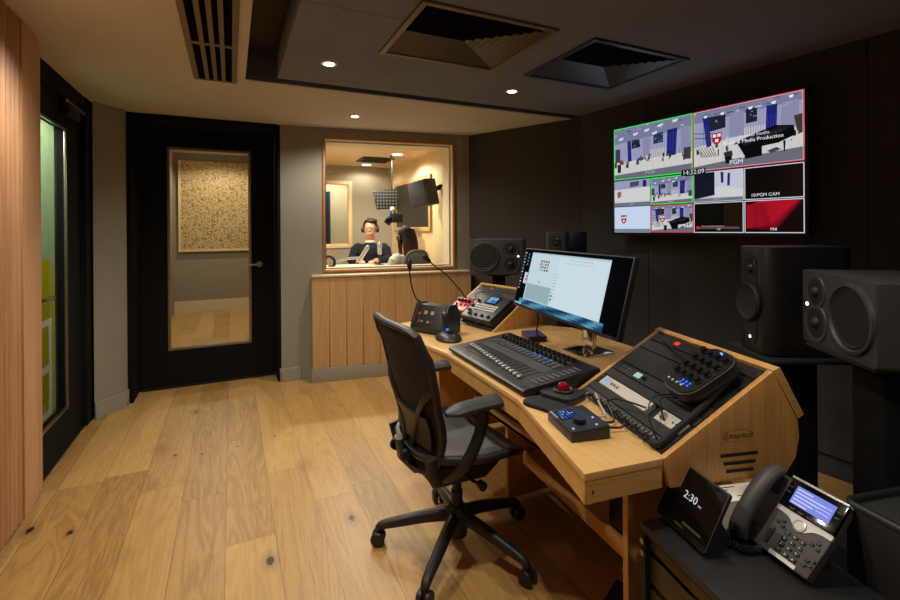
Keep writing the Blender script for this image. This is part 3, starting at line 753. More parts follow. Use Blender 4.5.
# ---- rack units in the turrets
def unit(T, name, label, cat, b0, b1, a0, a1, mat, depth=.018, group=None):
    t = thing(name, label, cat, T @ Matrix.Translation((b0, a0, -.004)), group=group)
    MB().box((.0006, .0006, -depth+.004), (b1-b0-.0006, a1-a0-.0006, .004)).build('front_panel', mat, t, bevel=.0012, seg=1)
    return t
def knob(m, x, y, z, r, h, n=14): m.lathe([(0, 0), (r, 0), (r, h*.25), (r*.86, h*.35), (r*.78, h), (0, h)], (x, y, z), n=n)
A0, A1 = CK+.002, TW-CK-.002
W_ = A1-A0
t = unit(TNs, 'patchbay', 'black patch panel full of plugs along the low front of the near turret', 'patch panel', .006, .046, A0, A1, M['black_plastic'])
m = MB()
for i in range(24):
    for j in (0, 1): m.lathe([(0, 0), (.0055, 0), (.0055, .003), (.0035, .003), (.0035, .001), (0, .001)], (.012+j*.016, .02+i*.0186, .004), n=10)
m.build('socket', M['steel'], t)
unit(TNs, 'blank_panel', 'plain black blank panel between patch panel and silver units', 'rack panel', .047, .079, A0, A1, M['black_matte'])
t = unit(TNs, 'rack_processor', 'long silver rack unit with small blue display', 'rack unit', .080, .122, .192, .470, M['lightgrey'], group=None)
m = MB(); m.c = rgb(150, 190, 255); m.quad((.012, .235, .0045), (.030, .235, .0045), (.030, .258, .0045), (.012, .258, .0045)); m.build('display', M['small_scr'], t)
m = MB()
for i in range(3): knob(m, .02, .21-i*.017, .004, .006, .008)
m.build('knob', M['silver'], t)
t = unit(TNs, 'headphone_amplifier', 'short silver panel with one round knob beside the black cable', 'rack unit', .080, .122, .034, .146, M['lightgrey'])
m = MB(); knob(m, .02, .085, .004, .012, .014, 22); m.build('knob', M['silver'], t)
m = MB(); [m.cyl((.02, .03+i*.014, .004), (.02, .03+i*.014, .006), .003, n=8) for i in range(2)]; m.build('socket', M['black_matte'], t)
unit(TNs, 'blank_panel', 'plain black blank panel behind the silver rack units', 'rack panel', .124, .158, A0, A1, M['black_matte'])
t = unit(TNs, 'network_switch', 'black rack unit with green lit display and dot buttons', 'rack unit', .160, .203, A0, A1, M['black_plastic'])
m = MB(); m.c = rgb(170, 220, 190); m.quad((.010, .318, .0045), (.032, .318, .0045), (.032, .352, .0045), (.010, .352, .0045)); m.build('display', M['small_scr'], t)
m = MB(); knob(m, .02, .298, .004, .008, .01); m.build('knob', M['knob'], t)
m = MB()
for i in range(4):
    for j in range(2): m.cyl((.012+j*.014, .38+i*.016, .004), (.012+j*.014, .38+i*.016, .0065), .004, n=8)
m.build('button', M['steel'], t)
t = unit(TNs, 'rack_screen_panel', 'tall glossy dark panel in the near turret behind the knob controller', 'rack panel', .205, .292, A0, A1, M['rack_gloss'])
unit(TNs, 'rack_screen_panel', 'glossy dark strip below the red indicator panel', 'rack panel', .294, .342, A0, A1, M['rack_gloss'])
t = unit(TNs, 'indicator_panel', 'black top panel with red indicator lamp on the near turret', 'rack panel', .344, .383, A0, A1, M['black_plastic'])
m = MB(); m.box((.014, .335, .004), (.028, .355, .006)); m.build('indicator_lamp', M['led_r'], t)
for y in (.02, .06):
    m = MB(); m.cyl((.02, y, .004), (.02, y, .0055), .0035, n=8); m.build('screw', M['dark_metal'], t)
# far turret
t = unit(TFs, 'indicator_panel', 'black top panel with red indicator lamp on the far turret', 'rack panel', .344, .383, A0, A1, M['black_plastic'])
m = MB(); m.box((.014, .335, .004), (.026, .352, .006)); m.build('indicator_lamp', M['led_r'], t)
unit(TFs, 'blank_panel', 'tall black blank panel on the far turret above the recorder', 'rack panel', .235, .342, A0, A1, M['black_plastic'])
unit(TFs, 'blank_panel', 'black panel lying beneath the recorder and red preamp', 'rack panel', .056, .233, A0, A1, M['black_matte'])
t = unit(TFs, 'rack_controller', 'black rack strip with a row of knobs at the far turret foot', 'rack unit', .006, .054, A0, A1, M['black_plastic'])
for i in range(7):
    m = MB(); knob(m, .024, .05+i*.06, .004, .009, .012); m.build('knob', M['knob'], t)

# red preamp
t = thing('red_preamp', 'red enamel box with black knobs on the far turret', 'preamp', TFs @ T3(.068, .325, .002))
MB().box((0, 0, 0), (.118, .155, .045)).build('case', M['red'], t, bevel=.004)
for i in range(4):
    m = MB(); knob(m, .088, .024+i*.036, .045, .012, .018); m.build('knob', M['knob'], t)
m = MB()
for i in range(3): knob(m, .05, .03+i*.045, .045, .008, .01)
m.build('small_knob', M['dark_metal'], t)
m = MB(); m.box((.012, .03, .045), (.024, .09, .0455)); m.build('label_strip', M['mark_white'], t)
# recorder / mixer
t = thing('audio_recorder', 'black desktop recorder with blue display and pads on the far turret', 'audio recorder', TFs @ T3(.03, .022, .002))
MB().box((0, 0, 0), (.215, .285, .05)).build('case', M['dark_metal'], t, bevel=.006)
m = MB(); m.box((.14, .085, .05), (.205, .185, .054)); m.build('display_bezel', M['black_gloss'], t)
m = MB(); m.c = rgb(110, 170, 220); m.quad((.147, .095, .0545), (.198, .095, .0545), (.198, .175, .0545), (.147, .175, .0545)); m.c = rgb(40, 110, 200); m.quad((.15, .10, .0548), (.17, .10, .0548), (.17, .14, .0548), (.15, .14, .0548)); m.c = rgb(120, 210, 120); m.quad((.178, .15, .0548), (.192, .15, .0548), (.192, .17, .0548), (.178, .17, .0548)); m.build('display', M['small_scr'], t)
m = MB()
for i in range(8):
    for j in range(3): m.box((.072+j*.02, .04+i*.025, .05), (.086+j*.02, .058+i*.025, .054))
m.build('button', M['lightgrey'], t, bevel=.001, seg=1)
for i in range(4):
    m = MB(); knob(m, .03, .04+i*.06, .05, .011, .014); m.build('knob', M['knob'], t)
m = MB(); knob(m, .055, .245, .05, .012, .015); knob(m, .1, .255, .05, .012, .015); knob(m, .15, .25, .05, .012, .015); m.build('side_knob', M['knob'], t)

# ---- knob controller on the near turret
t = thing('knob_controller', 'black rounded controller with sixteen knobs and blue lit badge', 'controller', TNs @ T3(.257, .107, .002, rz=R(-5)))
m = MB(); m.box((-.06, -.045, 0), (.07, .045, .03)); m.build('stand', M['black_matte'], t, bevel=.006)
MB().prism(rrect(.198, .142, .05, 7), .026, .056).build('case', M['black_plastic'], t, bevel=.005)
MB().prism(rrect(.186, .130, .045, 7), .056, .0585).build('face', M['dark_metal'], t)
for i in range(4):
    for j in range(4):
        m = MB(); knob(m, -.034+i*.033, -.046+j*.031, .0585, .0112, .016); m.build('knob', M['knob'], t)
m = MB(); m.cyl((.08, 0, .0585), (.08, 0, .0595), .008); m.build('badge', emit('badge_blue', rgb(110, 170, 255), 1.5), t)
m = MB()
for j in range(2):
    for i in range(3): m.cyl((-.062+j*.01, -.022+i*.016-.01, .0585), (-.062+j*.01, -.022+i*.016-.01, .0595), .0032, n=8)
m.build('indicator_lamp', M['led_b'], t)
m = MB()
for i in range(4): m.cyl((-.07, .045-i*.02, .0585), (-.07, .045-i*.02, .061), .004, n=8)
m.build('button', M['lightgrey'], t)

# thick cable down the turret
def cable(name, pts, r, mat, label, T=None, group=None, n=12, cat='cable'):
    m = MB(T); m.tube(bez(pts, n), r, 8)
    return tag(m.build(name, mat), label, cat, group)
cable('black_cable', [(.338, .10, .012), (.31, .062, .016), (.24, .05, .012), (.16, .040, .012), (.07, .036, .012), (.02, .035, .012), (.01, .06, .012)], .0085, M['rubber'], 'thick black cable running down the near turret beside the knob controller', TNs)
cable('grey_cable', [(.085, .09, .012), (.12, .12, .05), (.16, .11, .03), (.165, .14, .02)], .0025, M['rubber'], 'thin black cable looping over the short silver panel', TNs)
cable('grey_cable', [(.026, .05, .006), (.05, .08, .06), (.10, .115, .07), (.165, .13, .03)], .002, M['dark_metal'], 'thin grey lead hanging across from the patch panel to the knob controller', TNs)
cable('black_cable', [(.085, .17, .02), (.07, .21, .03), (.05, .28, .03), (.03, .33, .01)], .003, M['rubber'], 'black lead curving over the blank panel by the silver units', TNs)
cable('black_cable', [(.36, .44, .004), (.33, .35, .012), (.31, .25, .012), (.285, .18, .02)], .0022, M['rubber'], 'thin black lead lying across the glossy rack panel', TNs)
cable('black_cable', [(.20, .33, .03), (.25, .40, .03), (.30, .36, .02), (.31, .2, .01)], .003, M['rubber'], 'black lead arching above the far recorder', TFs)

# ---- mixing controller
CT = T3(.9365, 1.698, DZ, rz=R(-2))          # front middle of the console
t = thing('fader_console', 'wide black fader console lying on the desk front', 'mixing console', CT)
L2, DP = .335, .345
def side(h): return [(0, .008), (.0, .024), (.03, .03), (DP, .062), (DP, .012)]
m = MB(); m.prism([(0, .010), (0, .024), (.018, .031), (.12, .042), (DP-.02, .066), (DP, .064), (DP, .012)], -L2, L2, 'xzy'); m.build('case', M['black_plastic'], t, bevel=.005)
m = MB()
for y in (-.28, .28):
    for x in (.03, .3): m.cyl((x, y, 0), (x, y, .014), .014)
m.build('foot', M['rubber'], t)
def zt(x): return .0315+(x-.02)*(.066-.0315)/(DP-.04)
sl_ = Matrix.Rotation(-math.atan((.066-.0315)/(DP-.04)), 3, 'Y')
for i in range(16):
    y = L2-.075-i*.0325; xf = .092-.0028*i
    m = MB(); m.cbox((xf, y, zt(xf)+.006), (.022, .011, .012), sl_); m.build('fader_cap', M['fader'], t, bevel=.002, seg=1)
    for x in (.262, .302):
        m = MB(); knob(m, x, y, zt(x), .0085, .017, 12); m.build('knob', M['knob'], t)
m = MB()
for i in range(16):
    y = L2-.075-i*.0325
    m.cbox((.095, y, zt(.095)+.0006), (.10, .003, .001), sl_)
m.build('fader_slot', M['black_matte'], t)
m = MB()
for i in range(16):
    y = L2-.075-i*.0325
    for x in (.205, .218, .231): m.cbox((x, y, zt(x)+.002), (.008, .014, .004), sl_)
m.build('button', M['btn_grey'], t)
m = MB()
for i in range(4):
    for j in range(9): m.cbox((.07+j*.024, -L2+.016+i*.0105+.004, zt(.07+j*.024)+.0015), (.011, .0075, .003), sl_)
m.build('control_button', M['btn_grey'], t)
m = MB()
for (x, y, c) in ((.305, .09, 'w'),): m.cyl((x+.012, y, zt(x)+.002), (x+.012, y, zt(x)+.005), .004, n=8)
m.build('indicator_lamp', M['led_w'], t)
m = MB()
for i in range(4): m.cyl((.245, -.04-i*.04, zt(.245)+.003), (.245, -.04-i*.04, zt(.245)+.0045), .004, n=8)
m.build('blue_indicator', M['led_b'], t)
for x in (.150, .158, .168, .180, .190, .247, .284):
    m = MB(); m.cbox((x, .01, zt(x)+.0003), (.0035, .50, .0006), sl_); m.build('legend_strip', M['btn_grey'], t)
m = MB(); m.cyl((.02, -L2+.03, zt(.02)), (.02, -L2+.03, zt(.02)+.004), .006); m.build('jog_button', M['steel'], t)

# ---- trackball with wrist rest
t = thing('trackball', 'black trackball with ruby red ball and padded wrist rest', 'trackball', T3(1.05, 1.305, DZ, rz=R(20)))
m = MB(); m.prism(rrect(.125, .135, .03, 6), 0, .026); m.build('body', M['black_plastic'], t, bevel=.008)
m = MB(); m.lathe([(.024, .024), (.034, .026), (.036, .031), (.031, .034), (.027, .030)], (.006, 0, 0), n=28); m.build('scroll_ring', M['dark_metal'], t)
m = MB(); m.sphere((.006, 0, .034), .0225, 24); m.build('ball', M['red_ball'], t)
m = MB(); m.prism(rrect(.085, .15, .028, 6, -.108), 0, .014); m.build('wrist_rest', M['rubber'], t, bevel=.006)
# ---- audio interface with display and big knob
t = thing('monitor_controller', 'navy black desktop box with lit blue meters and large round knob', 'audio interface', T3(.928, 1.085, DZ, rz=R(-13)) @ Matrix.Diagonal((.88, .90, .9, 1)))
m = MB(); m.prism([(-.068, 0), (.068, 0), (.068, .044), (-.068, .034)], -.088, .088, 'xzy'); m.build('case', M['navy_plastic'], t, bevel=.004)
def zi(x): return .039+x*.0735
m = MB(); m.c = rgb(14, 24, 60)
m.add([(-.055, .0, zi(-.055)+.0012), (.010, .0, zi(.010)+.0012), (.010, .068, zi(.01)+.0012), (-.055, .068, zi(-.055)+.0012)], [(0, 3, 2, 1)])
random.seed(3)
for i in range(6):
    for j in range(5):
        m.c = random.choice([rgb(90, 150, 255), rgb(200, 225, 255), rgb(60, 100, 220)])
        x0 = -.050+j*.0118; y0 = .006+i*.0102; dx = .004+.006*random.random()
        m.add([(x0, y0, zi(x0)+.0016), (x0+dx, y0, zi(x0+dx)+.0016), (x0+dx, y0+.0045, zi(x0+dx)+.0016), (x0, y0+.0045, zi(x0)+.0016)], [(0, 1, 2, 3)])
m.build('display', M['small_scr'], t)
m = MB(); m.lathe([(0, 0), (.021, 0), (.021, .010), (.018, .016), (0, .016)], (-.012, -.036, zi(-.012)-.001), n=28); m.build('volume_knob', M['knob'], t)
m = MB()
for (x, y) in ((-.052, -.07), (.03, -.07), (.045, -.02)): m.cyl((x, y, zi(x)), (x, y, zi(x)+.003), .004, n=10)
m.build('led_button', emit('soft_white', rgb(190, 205, 240), .8), t)
m = MB()
for i, y in enumerate((.074, .06, .045, .03)): m.cyl((-.062, y-.002, zi(-.062)), (-.062, y-.002, zi(-.062)+.0025), .0045, n=10)
m.build('front_button', emit('soft_mixed', rgb(235, 200, 190), .5), t)
for k, (ya, xe, ye, lab) in enumerate(((.05, 1.09, 1.20, 'pale cable plugged behind the navy box, closest to the trackball'), (.0, 1.13, 1.06, 'pale cable plugged behind the middle of the navy box'), (-.045, 1.09, .98, 'pale cable plugged behind the navy box, nearer the desk end'))):
    p = world_matrix(t) @ Vector((.07, ya, .02)); q = world_matrix(t) @ Vector((.13, ya-.004, .014)); e = Vector((xe, ye, .79-.0))
    e = TNs @ Vector((.022, .36-k*.07, .012)); e2 = TNs @ Vector((.022, .36-k*.07, .035))
    cable('grey_cable', [p, q, (q+e2)/2+Vector((0, -.01*k, -.0)), e2, e], .0034, M['dark_metal'] if k else M['grey_cable'], lab.replace('pale', 'dark grey') if k else lab)
random.seed(9)
for k in range(7):
    a = .06+k*.052
    p = TNs @ Vector((.014, a, .004)); q = TNs @ Vector((.010, a+.008, .035)); r_ = TNs @ Vector((.006, a+.03, .02)); s_ = TNs @ Vector((.028, a+.045, .006))
    cable('patch_lead', [p, q, r_, s_], .0032, M['rubber'], 'short looped patch lead in the plug row of the near turret', group='patch leads', cat='cable')

# ---- computer monitor
yw = R(171.8); tilt = R(14.8); ny = Vector((math.cos(yw), math.sin(yw), 0)); ex = Vector((-ny.y, ny.x, 0))
ey = (Vector((0, 0, 1))*math.cos(tilt)-ny*math.sin(tilt)).normalized()
mw, mh = .85, .302
MT = frame((1.263, 1.620, .954), ex, ey)     # x along screen, y up, z towards the viewer
t = thing('computer_monitor', 'wide black desktop monitor showing a white software window', 'monitor', MT)
MB().box((-mw/2, 0, -.022), (mw/2, mh, 0)).build('housing', M['black_plastic'], t, bevel=.004)
m = MB(); m.prism(rrect(mw*.7, mh*.7, .03, 4, 0, mh/2), -.042, -.02); m.build('rear_cover', M['black_plastic'], t, bevel=.006)
m = MB(MT and I4)
def rq(m, x0, y0, x1, y1, c, z): m.c = c; m.add([(x0, y0, z), (x1, y0, z), (x1, y1, z), (x0, y1, z)], [(0, 1, 2, 3)])
sw, sh = mw-.016, mh-.018
def sx(u): return -sw/2+u*sw
def sy(v_): return .012+(1-v_)*sh
m = MB(); Z = .0006
def S(u0, v0, u1, v1, c, k=0): rq(m, sx(u0), sy(v1), sx(u1), sy(v0), c, Z+k*.0002)
S(0, 0, 1, 1, rgb(5, 6, 9))
random.seed(5)
for i in range(64):   # sea wallpaper along the foot
    u0 = .06+i*.0131
    for q in range(3):
        k = .5+.5*math.sin(i*.33+q*1.3+1.5*math.sin(i*.11)); k = max(0, min(1, k*.8+.2*random.random()))
        c = tuple(a+(b-a)*k for a, b in zip((10, 44, 84), (96, 164, 188)))
        S(u0, .885+q*.038, u0+.0133, .885+(q+1)*.0385, rgb(*c), 1)
S(.105, .05, .865, .885, rgb(198, 218, 226), 2)
S(.105, .05, .865, .075, rgb(182, 204, 214), 3)
S(.115, .60, .40, .872, rgb(150, 178, 182), 3)
S(.42, .09, .86, .87, rgb(204, 224, 231), 3)
for r_ in range(4):
    for c_ in range(4):
        cc = [(150, 70, 90), (120, 130, 170), (60, 200, 140), (170, 60, 70), (160, 170, 200)][(r_*3+c_*5+r_*c_) % 5]
        S(.225+c_*.027, .17+r_*.05, .243+c_*.027, .205+r_*.05, rgb(*cc), 4)
for r_ in range(9): S(.405, .36+r_*.05, .445, .368+r_*.05, rgb(150, 170, 178), 4)
for r_ in range(2): S(.41, .70+r_*.06, .422, .735+r_*.06, rgb(120, 30, 50), 5)
for c_ in range(11): S(.52+c_*.02, .115, .53+c_*.02, .125, rgb(140, 160, 170) if c_ < 7 else rgb(170, 40, 50), 5)
for c_ in range(14): S(.5+c_*.018, .165, .508+c_*.018, .178, rgb(150, 175, 185), 5)
S(.245, .53, .258, .555, rgb(90, 100, 110), 5)
for r_ in range(12): S(.012, .06+r_*.058, .028, .085+r_*.058, rgb(*[(200, 205, 215), (90, 130, 170), (150, 160, 170)][r_ % 3]), 4)
for r_ in range(4): S(.055, .08+r_*.06, .075, .11+r_*.06, rgb(70, 120, 150), 4)
S(.06, .42, .10, .62, rgb(200, 212, 222), 4); S(.082, .47, .098, .50, rgb(200, 50, 60), 5); S(.082, .52, .098, .56, rgb(200, 50, 60), 5)
S(.01, .965, .10, .99, rgb(150, 200, 210), 4); S(.11, .975, .25, .99, rgb(90, 120, 140), 4)
m.build('screen', M['mon'], t)
m = MB(); m.text('DELL', .012, Matrix.Translation((mw/2-.045, .0065, .0008))); m.build('badge', M['steel'], t)
# stand
minv = MT.inverted()
sb = Vector((1.55, 1.735, DZ))
m = MB(); m.prism(rrect(.19, .17, .02, 4, sb.x, sb.y), DZ, DZ+.009); m.build('stand_base', M['chrome'], t, bevel=.002, world=True)
m = MB(); m.prism(rrect(.03, .075, .01, 3, sb.x+.01, sb.y), DZ+.009, 1.10); m.build('stand_post', M['chrome'], t, world=True)
mc = MT @ Vector((0.0, mh*.5, -.03)); m = MB(); m.tube([(sb.x+.01, sb.y, 1.08), (sb.x-.06, sb.y-.01, 1.10), tuple(mc)], .018, 10); m.build('stand_arm', M['dark_metal'], t, world=True)
cable('black_cable', [MT @ Vector((-.28, .06, -.04)), (1.38, 1.90, .9), (1.43, 1.98, .80), (1.52, 2.03, .757)], .004, M['rubber'], 'black lead dropping from the back of the monitor to the desk')

# small flat boxes and leads on the desk behind the console
t = thing('card_box', 'small flat blue-topped box on the desk by the far turret', 'box', T3(1.475, 2.07, DZ, rz=R(-20)))
MB().box((-.05, -.075, 0), (.05, .075, .028)).build('case', M['bamboo_x'] if False else M['dark_metal'], t, bevel=.002); MB().box((-.048, -.073, .028), (.048, .073, .031)).build('lid', M['blue_top'], t)
t = thing('card_box', 'thin blue-topped box half behind the near turret', 'box', T3(1.48, 1.36, DZ, rz=R(-15)))
MB().box((-.07, -.06, 0), (.07, .06, .026)).build('case', M['dark_metal'], t, bevel=.002); MB().box((-.068, -.058, .026), (.068, .058, .029)).build('lid', M['blue_top'], t)
pts = []
for i in range(70):
    a = i/69; pts.append((1.60-.10*a+.02*math.cos(a*50), 1.53-.15*a, DZ+.026+.02*math.sin(a*50)))
tag(MB().tube(pts, .005, 7).build('coiled_cable', M['rubber']), 'black coiled lead heaped behind the near turret', 'cable')
cable('black_cable', [(1.22, 1.32, DZ+.02), (1.3, 1.45, DZ+.006), (1.33, 1.7, DZ+.006), (1.36, 1.9, DZ+.006), (1.5, 2.02, DZ+.006)], .004, M['rubber'], 'black lead along the desk behind the fader console')

# ---- talkback box and joystick
TBT = frame((1.062, 2.462, DZ+.003), (.45, -.89, 0), (.89, .45, 0))     # x along the front, y away from the viewer
t = thing('talkback_box', 'black sloping talkback box with small square buttons and grey cheeks', 'talkback unit', TBT)
pf = [(-.06, 0), (-.075, .03), (-.02, .155), (.05, .155), (.08, .10), (.08, 0)]
m = MB(); m.prism(pf, -.10, .10, 'yzx'); m.build('case', M['black_plastic'], t, bevel=.004)
for s in (-1, 1):
    m = MB(); m.prism([(p[0]*1.06, p[1]*1.05) for p in pf], s*.112-.012, s*.112+.012, 'yzx'); m.build('side_cheek', M['navy_plastic'] if s > 0 else M['dark_metal'], t, bevel=.006)
fT = frame((0, -.0475, .0925), (1, 0, 0), (0, .055, .125))
for (x, y, c, w_) in ((-.075, .012, 'red', .010), (-.03, .022, 'cream', .013), (.02, .022, 'cream', .013), (-.065, -.030, 'red', .008), (-.045, -.030, 'cream', .007), (.0, -.030, 'cream', .008), (.022, -.030, 'red', .006)):
    m = MB(fT); m.box((x-w_, y-w_*.8, .0), (x+w_, y+w_*.8, .006)); m.build('button', M['red'] if c == 'red' else M['btn_cream'], t, bevel=.0015, seg=1)
for (x, y) in ((-.09, .015), (-.03, .022), (.02, .022)): pass
t = thing('joystick', 'black domed joystick with blue lit button by the fader console', 'joystick', T3(1.055, 2.262, DZ))
m = MB(); m.lathe([(0, 0), (.085, 0), (.09, .010), (.08, .026), (.05, .040), (0, .044)], n=32, sx=.75); m.build('base', M['black_plastic'], t)
m = MB(); m.tube([(-.0, .03, .035), (0, .035, .075), (0, .04, .12)], [.016, .014, .02], 14); m.sphere((0, .041, .125), .021); m.build('grip', M['navy_plastic'], t)
m = MB(); m.lathe([(0, .03), (.018, .03), (.018, .055), (.012, .062), (0, .062)], (0, -.02, 0), n=20); m.build('knob', M['dark_metal'], t)
m = MB(); m.sphere((-.015, -.02, .060), .008, 10); m.build('lit_button', M['led_b'], t)

# gooseneck microphones
def gooseneck(label, pts, r=.0042):
    t = thing('gooseneck_microphone', label, 'microphone', pts[0], group='gooseneck microphones')
    P = bez(pts, 10)
    m = MB(); m.tube(P, r, 8); m.build('neck', M['rubber'], t, world=True)
    m = MB(); m.cyl(P[0], P[0]+(P[1]-P[0]).normalized()*.03, .010); m.build('base', M['black_plastic'], t, world=True)
    d = (P[-1]-P[-3]).normalized()
    m = MB(); m.tube([P[-1]-d*.01, P[-1]+d*.006, P[-1]+d*.045, P[-1]+d*.055], [.008, .014, .015, .008], 12); m.build('capsule', M['black_plastic'], t, world=True)
gooseneck('thin black gooseneck microphone standing up from the sloping talkback box', [(1.02, 2.56, .90), (.985, 2.578, .95), (.962, 2.588, 1.04), (.957, 2.590, 1.115)])
gooseneck('black gooseneck microphone arching up from behind the red box', [(1.44, 2.78, .86), (1.40, 2.80, .93), (1.24, 2.70, 1.06), (1.15, 2.64, 1.11), (1.10, 2.63, 1.150)])

# ------------------------------------------------------------------ rack cabinet, phone and neighbours
RC = T3(.965, .888, 0, rz=R(-12))        # x away from the chair, -y towards the camera
RH = .58
t = thing('rack_cabinet', 'low black rack cabinet of bronze blank panels under the phone', 'rack cabinet', RC)
RWd, RD = .50, .55
m = MB(); m.box((0, -RWd, RH-.022), (RD, 0, RH)); m.build('top', M['black_plastic'], t, bevel=.003)
for y in (-RWd, -.02): m = MB(); m.box((.0, y, .02), (RD, y+.02, RH-.022)); m.build('side_panel', M['black_matte'], t)
m = MB(); m.box((.02, -RWd+.02, .0), (RD, -.02, .04)); m.build('plinth', M['black_matte'], t)
m = MB(); m.box((.045, -RWd+.02, .04), (.055, -.02, RH-.022)); m.build('backing', M['black_matte'], t)
for i, (z0, z1) in enumerate(((.518, .545), (.435, .505), (.345, .420), (.255, .330), (.165, .240), (.06, .15))):
    m = MB(); m.box((.012, -RWd+.022, z0), (.03, -.022, z1)); m.build('blank_panel', M['olive'], t, bevel=.003)
for k, z in enumerate((.515, .485)):
    m = MB(); m.cyl((.015, -.012, z+.02), (.0-.004, -.012, z+.02), .008, n=14); m.build('knob', M['steel'], t)

# smart display
yw = R(167.5); nrm = Vector((math.cos(yw), math.sin(yw), 0)); ex = Vector((-nrm.y, nrm.x, 0))
ti = R(29.5); ey = Vector((0, 0, 1))*math.cos(ti)-nrm*math.sin(ti)
ST = frame((1.004, .804, RH+.010), ex, ey)
t = thing('touch_panel', 'tilted black touch screen showing the time on the rack cabinet', 'touch screen', ST)
TWd, TH = .172, .149
m = MB(); m.prism(rrect(TWd, TH, .006, 3, 0, TH/2), -.010, 0); m.build('housing', M['black_plastic'], t, bevel=.002)
m = MB(); m.c = rgb(8, 9, 10); m.prism(rrect(TWd-.006, TH-.006, .004, 2, 0, TH/2), .0002, .0008)
Z = .001
m.build('screen', M['black_gloss'], t)
m = MB(); m.c = rgb(215, 220, 225); m.text('2:30', .026, Matrix.Translation((-.005, .086, .0012))); m.text('PM', .008, Matrix.Translation((.028, .080, .0012)))
m.c = rgb(220, 225, 230); m.add([(-.055+.004*math.cos(i*pi/5), .116+.004*math.sin(i*pi/5), .0012) for i in range(10)], [list(range(10))])
m.c = rgb(160, 170, 60); rq(m, .0, .022, .062, .028, rgb(58, 60, 22), .0011); rq(m, -.02, .012, .01, .016, rgb(60, 52, 24), .0011)
m.build('clock_digits', M['small_scr'], t)
m = MB(); m.prism([(-.0, -.010), (.105, -.014), (.03, .055)], -.06, .06, 'zyx')
m = MB(ST); pz = -.014
t_in = ST.inverted()
foot = [ST @ Vector((x, 0, -.004)) for x in (-.07, .07)]
b0 = -nrm
for s in (-.06, .06):
    p0 = ST @ Vector((s, .0, -.008)); p1 = ST @ Vector((s, .09, -.010)); p2 = p0+b0*.10; p0.z = RH; p2.z = RH
    d_ = ex*.006; m = MB()
    m.add([p0-d_, p1-d_, p2-d_, p0+d_, p1+d_, p2+d_], [(0, 2, 1), (3, 4, 5), (0, 1, 4, 3), (1, 2, 5, 4), (2, 0, 3, 5)])
    m.build('rear_foot', M['black_plastic'], t, world=True)

# desk phone
yw = R(169); pn = Vector((math.cos(yw), math.sin(yw), 0)); pr = Vector((-pn.y, pn.x, 0)); ti = R(41.2)
pu = Vector((0, 0, 1))*math.cos(ti)-pn*math.sin(ti)
PT = frame((1.117, .653, RH+.0165), pr, pu) @ Matrix.Scale(.877, 4)
ph = thing('desk_phone', 'charcoal office phone with lit blue screen and handset on its cradle', 'telephone', PT)
PW, PL = .205, .205
body = [(-.098, 0), (.098, 0), (.104, .10), (.104, .19), (.10, .205), (-.10, .205), (-.104, .19), (-.104, .1)]
M['phone'] = pm('phone_charcoal', rgb(62, 60, 58), .5, var=.05); M['phone_silver'] = pm('phone_silver', rgb(186, 186, 182), .35, metal=.3, var=.03)
m = MB(); m.prism(body, -.026, 0); m.build('body', M['phone'], ph, bevel=.007)
m = MB(); m.prism([(-.040, .125), (.104, .125), (.104, .207), (-.040, .207)], -.006, .006); m.build('screen_bezel', M['black_gloss'], ph, bevel=.003)
m = MB(); m.box((-.042, .206, -.01), (.105, .213, .009)); m.build('top_trim', M['phone_silver'], ph, bevel=.003)
m = MB(); m.c = rgb(128, 140, 235); rq(m, -.018, .143, .083, .193, rgb(132, 144, 238), .0064)
for i in range(5): rq(m, -.014, .184-i*.0095, .026+.012*((i*3) % 4), .187-i*.0095, rgb(220, 226, 255), .0067)
for i in range(3): rq(m, .045, .176-i*.0095, .078, .178-i*.0095, rgb(210, 216, 250), .0067)
m.build('display', M['small_scr'], ph)
each('soft_key', M['dark_metal'], ph, [((-.012+i*.024, .129, .006), (.004+i*.024, .1335, .0075)) for i in range(4)]+[((q-.006, .165+i*.015, .006), (q+.005, .1695+i*.015, .0075)) for q in (-.031, .094) for i in range(2)])
# silver sweep with round navigation key
m = MB(); sw_ = [(-.040, .125)]+[(-.040+.144*i/20, .112-.026*math.exp(-((i-10)/3.6)**2)) for i in range(21)]+[(.104, .125)]
m.prism(sw_, -.004, .0022); m.build('silver_sweep', M['phone_silver'], ph)
m = MB(); m.lathe([(0, .002), (.016, .002), (.016, .005), (.012, .006), (.011, .005), (0, .005)], (.030, .103, 0), n=24); m.build('navigation_key', M['phone_silver'], ph)
for r_ in range(4):
    for c_ in range(3):
        m = MB(); m.box((.006+c_*.020, .016+(3-r_)*.0165, 0), (.021+c_*.020, .0265+(3-r_)*.0165, .0035)); m.build('key', M['dark_metal'], ph, bevel=.0012, seg=1)
m = MB()
for r_ in range(4):
    for c_ in range(3): m.text('123456789*0#'[r_*3+c_], .008, Matrix.Translation((.0135+c_*.020, .0212+(3-r_)*.0165, .0038)))
m.build('key_legend', M['mark_white'], ph)
each('function_key', M['dark_metal'], ph, [((x-.005, y-.004, 0), (x+.005, y+.004, .0035)) for (x, y) in ((-.020, .083), (-.008, .092), (-.004, .078), (.072, .080), (.084, .090), (.088, .076), (.080, .040), (.092, .046), (.078, .026), (.090, .032))], bevel=.001, seg=1)
m = MB(); m.prism(rrect(.011, .045, .004, 3, -.022, .042), 0, .004); m.build('volume_rocker', M['dark_metal'], ph)
m = MB(); m.box((-.004, .002, -.002), (.066, .012, .0012)); m.build('label_strip', M['phone_silver'], ph)
m = MB(); m.tube(bez([(-.075, -.006, .012), (-.075, .02, .034), (-.075, .095, .046), (-.075, .17, .038), (-.075, .205, .018)], 6), [(.022, .016)]*5+[(.024, .017)]*15+[(.023, .016)]*5, 14, flat=(1, 0, 0)); m.build('handset', M['phone'], ph, bevel=0)
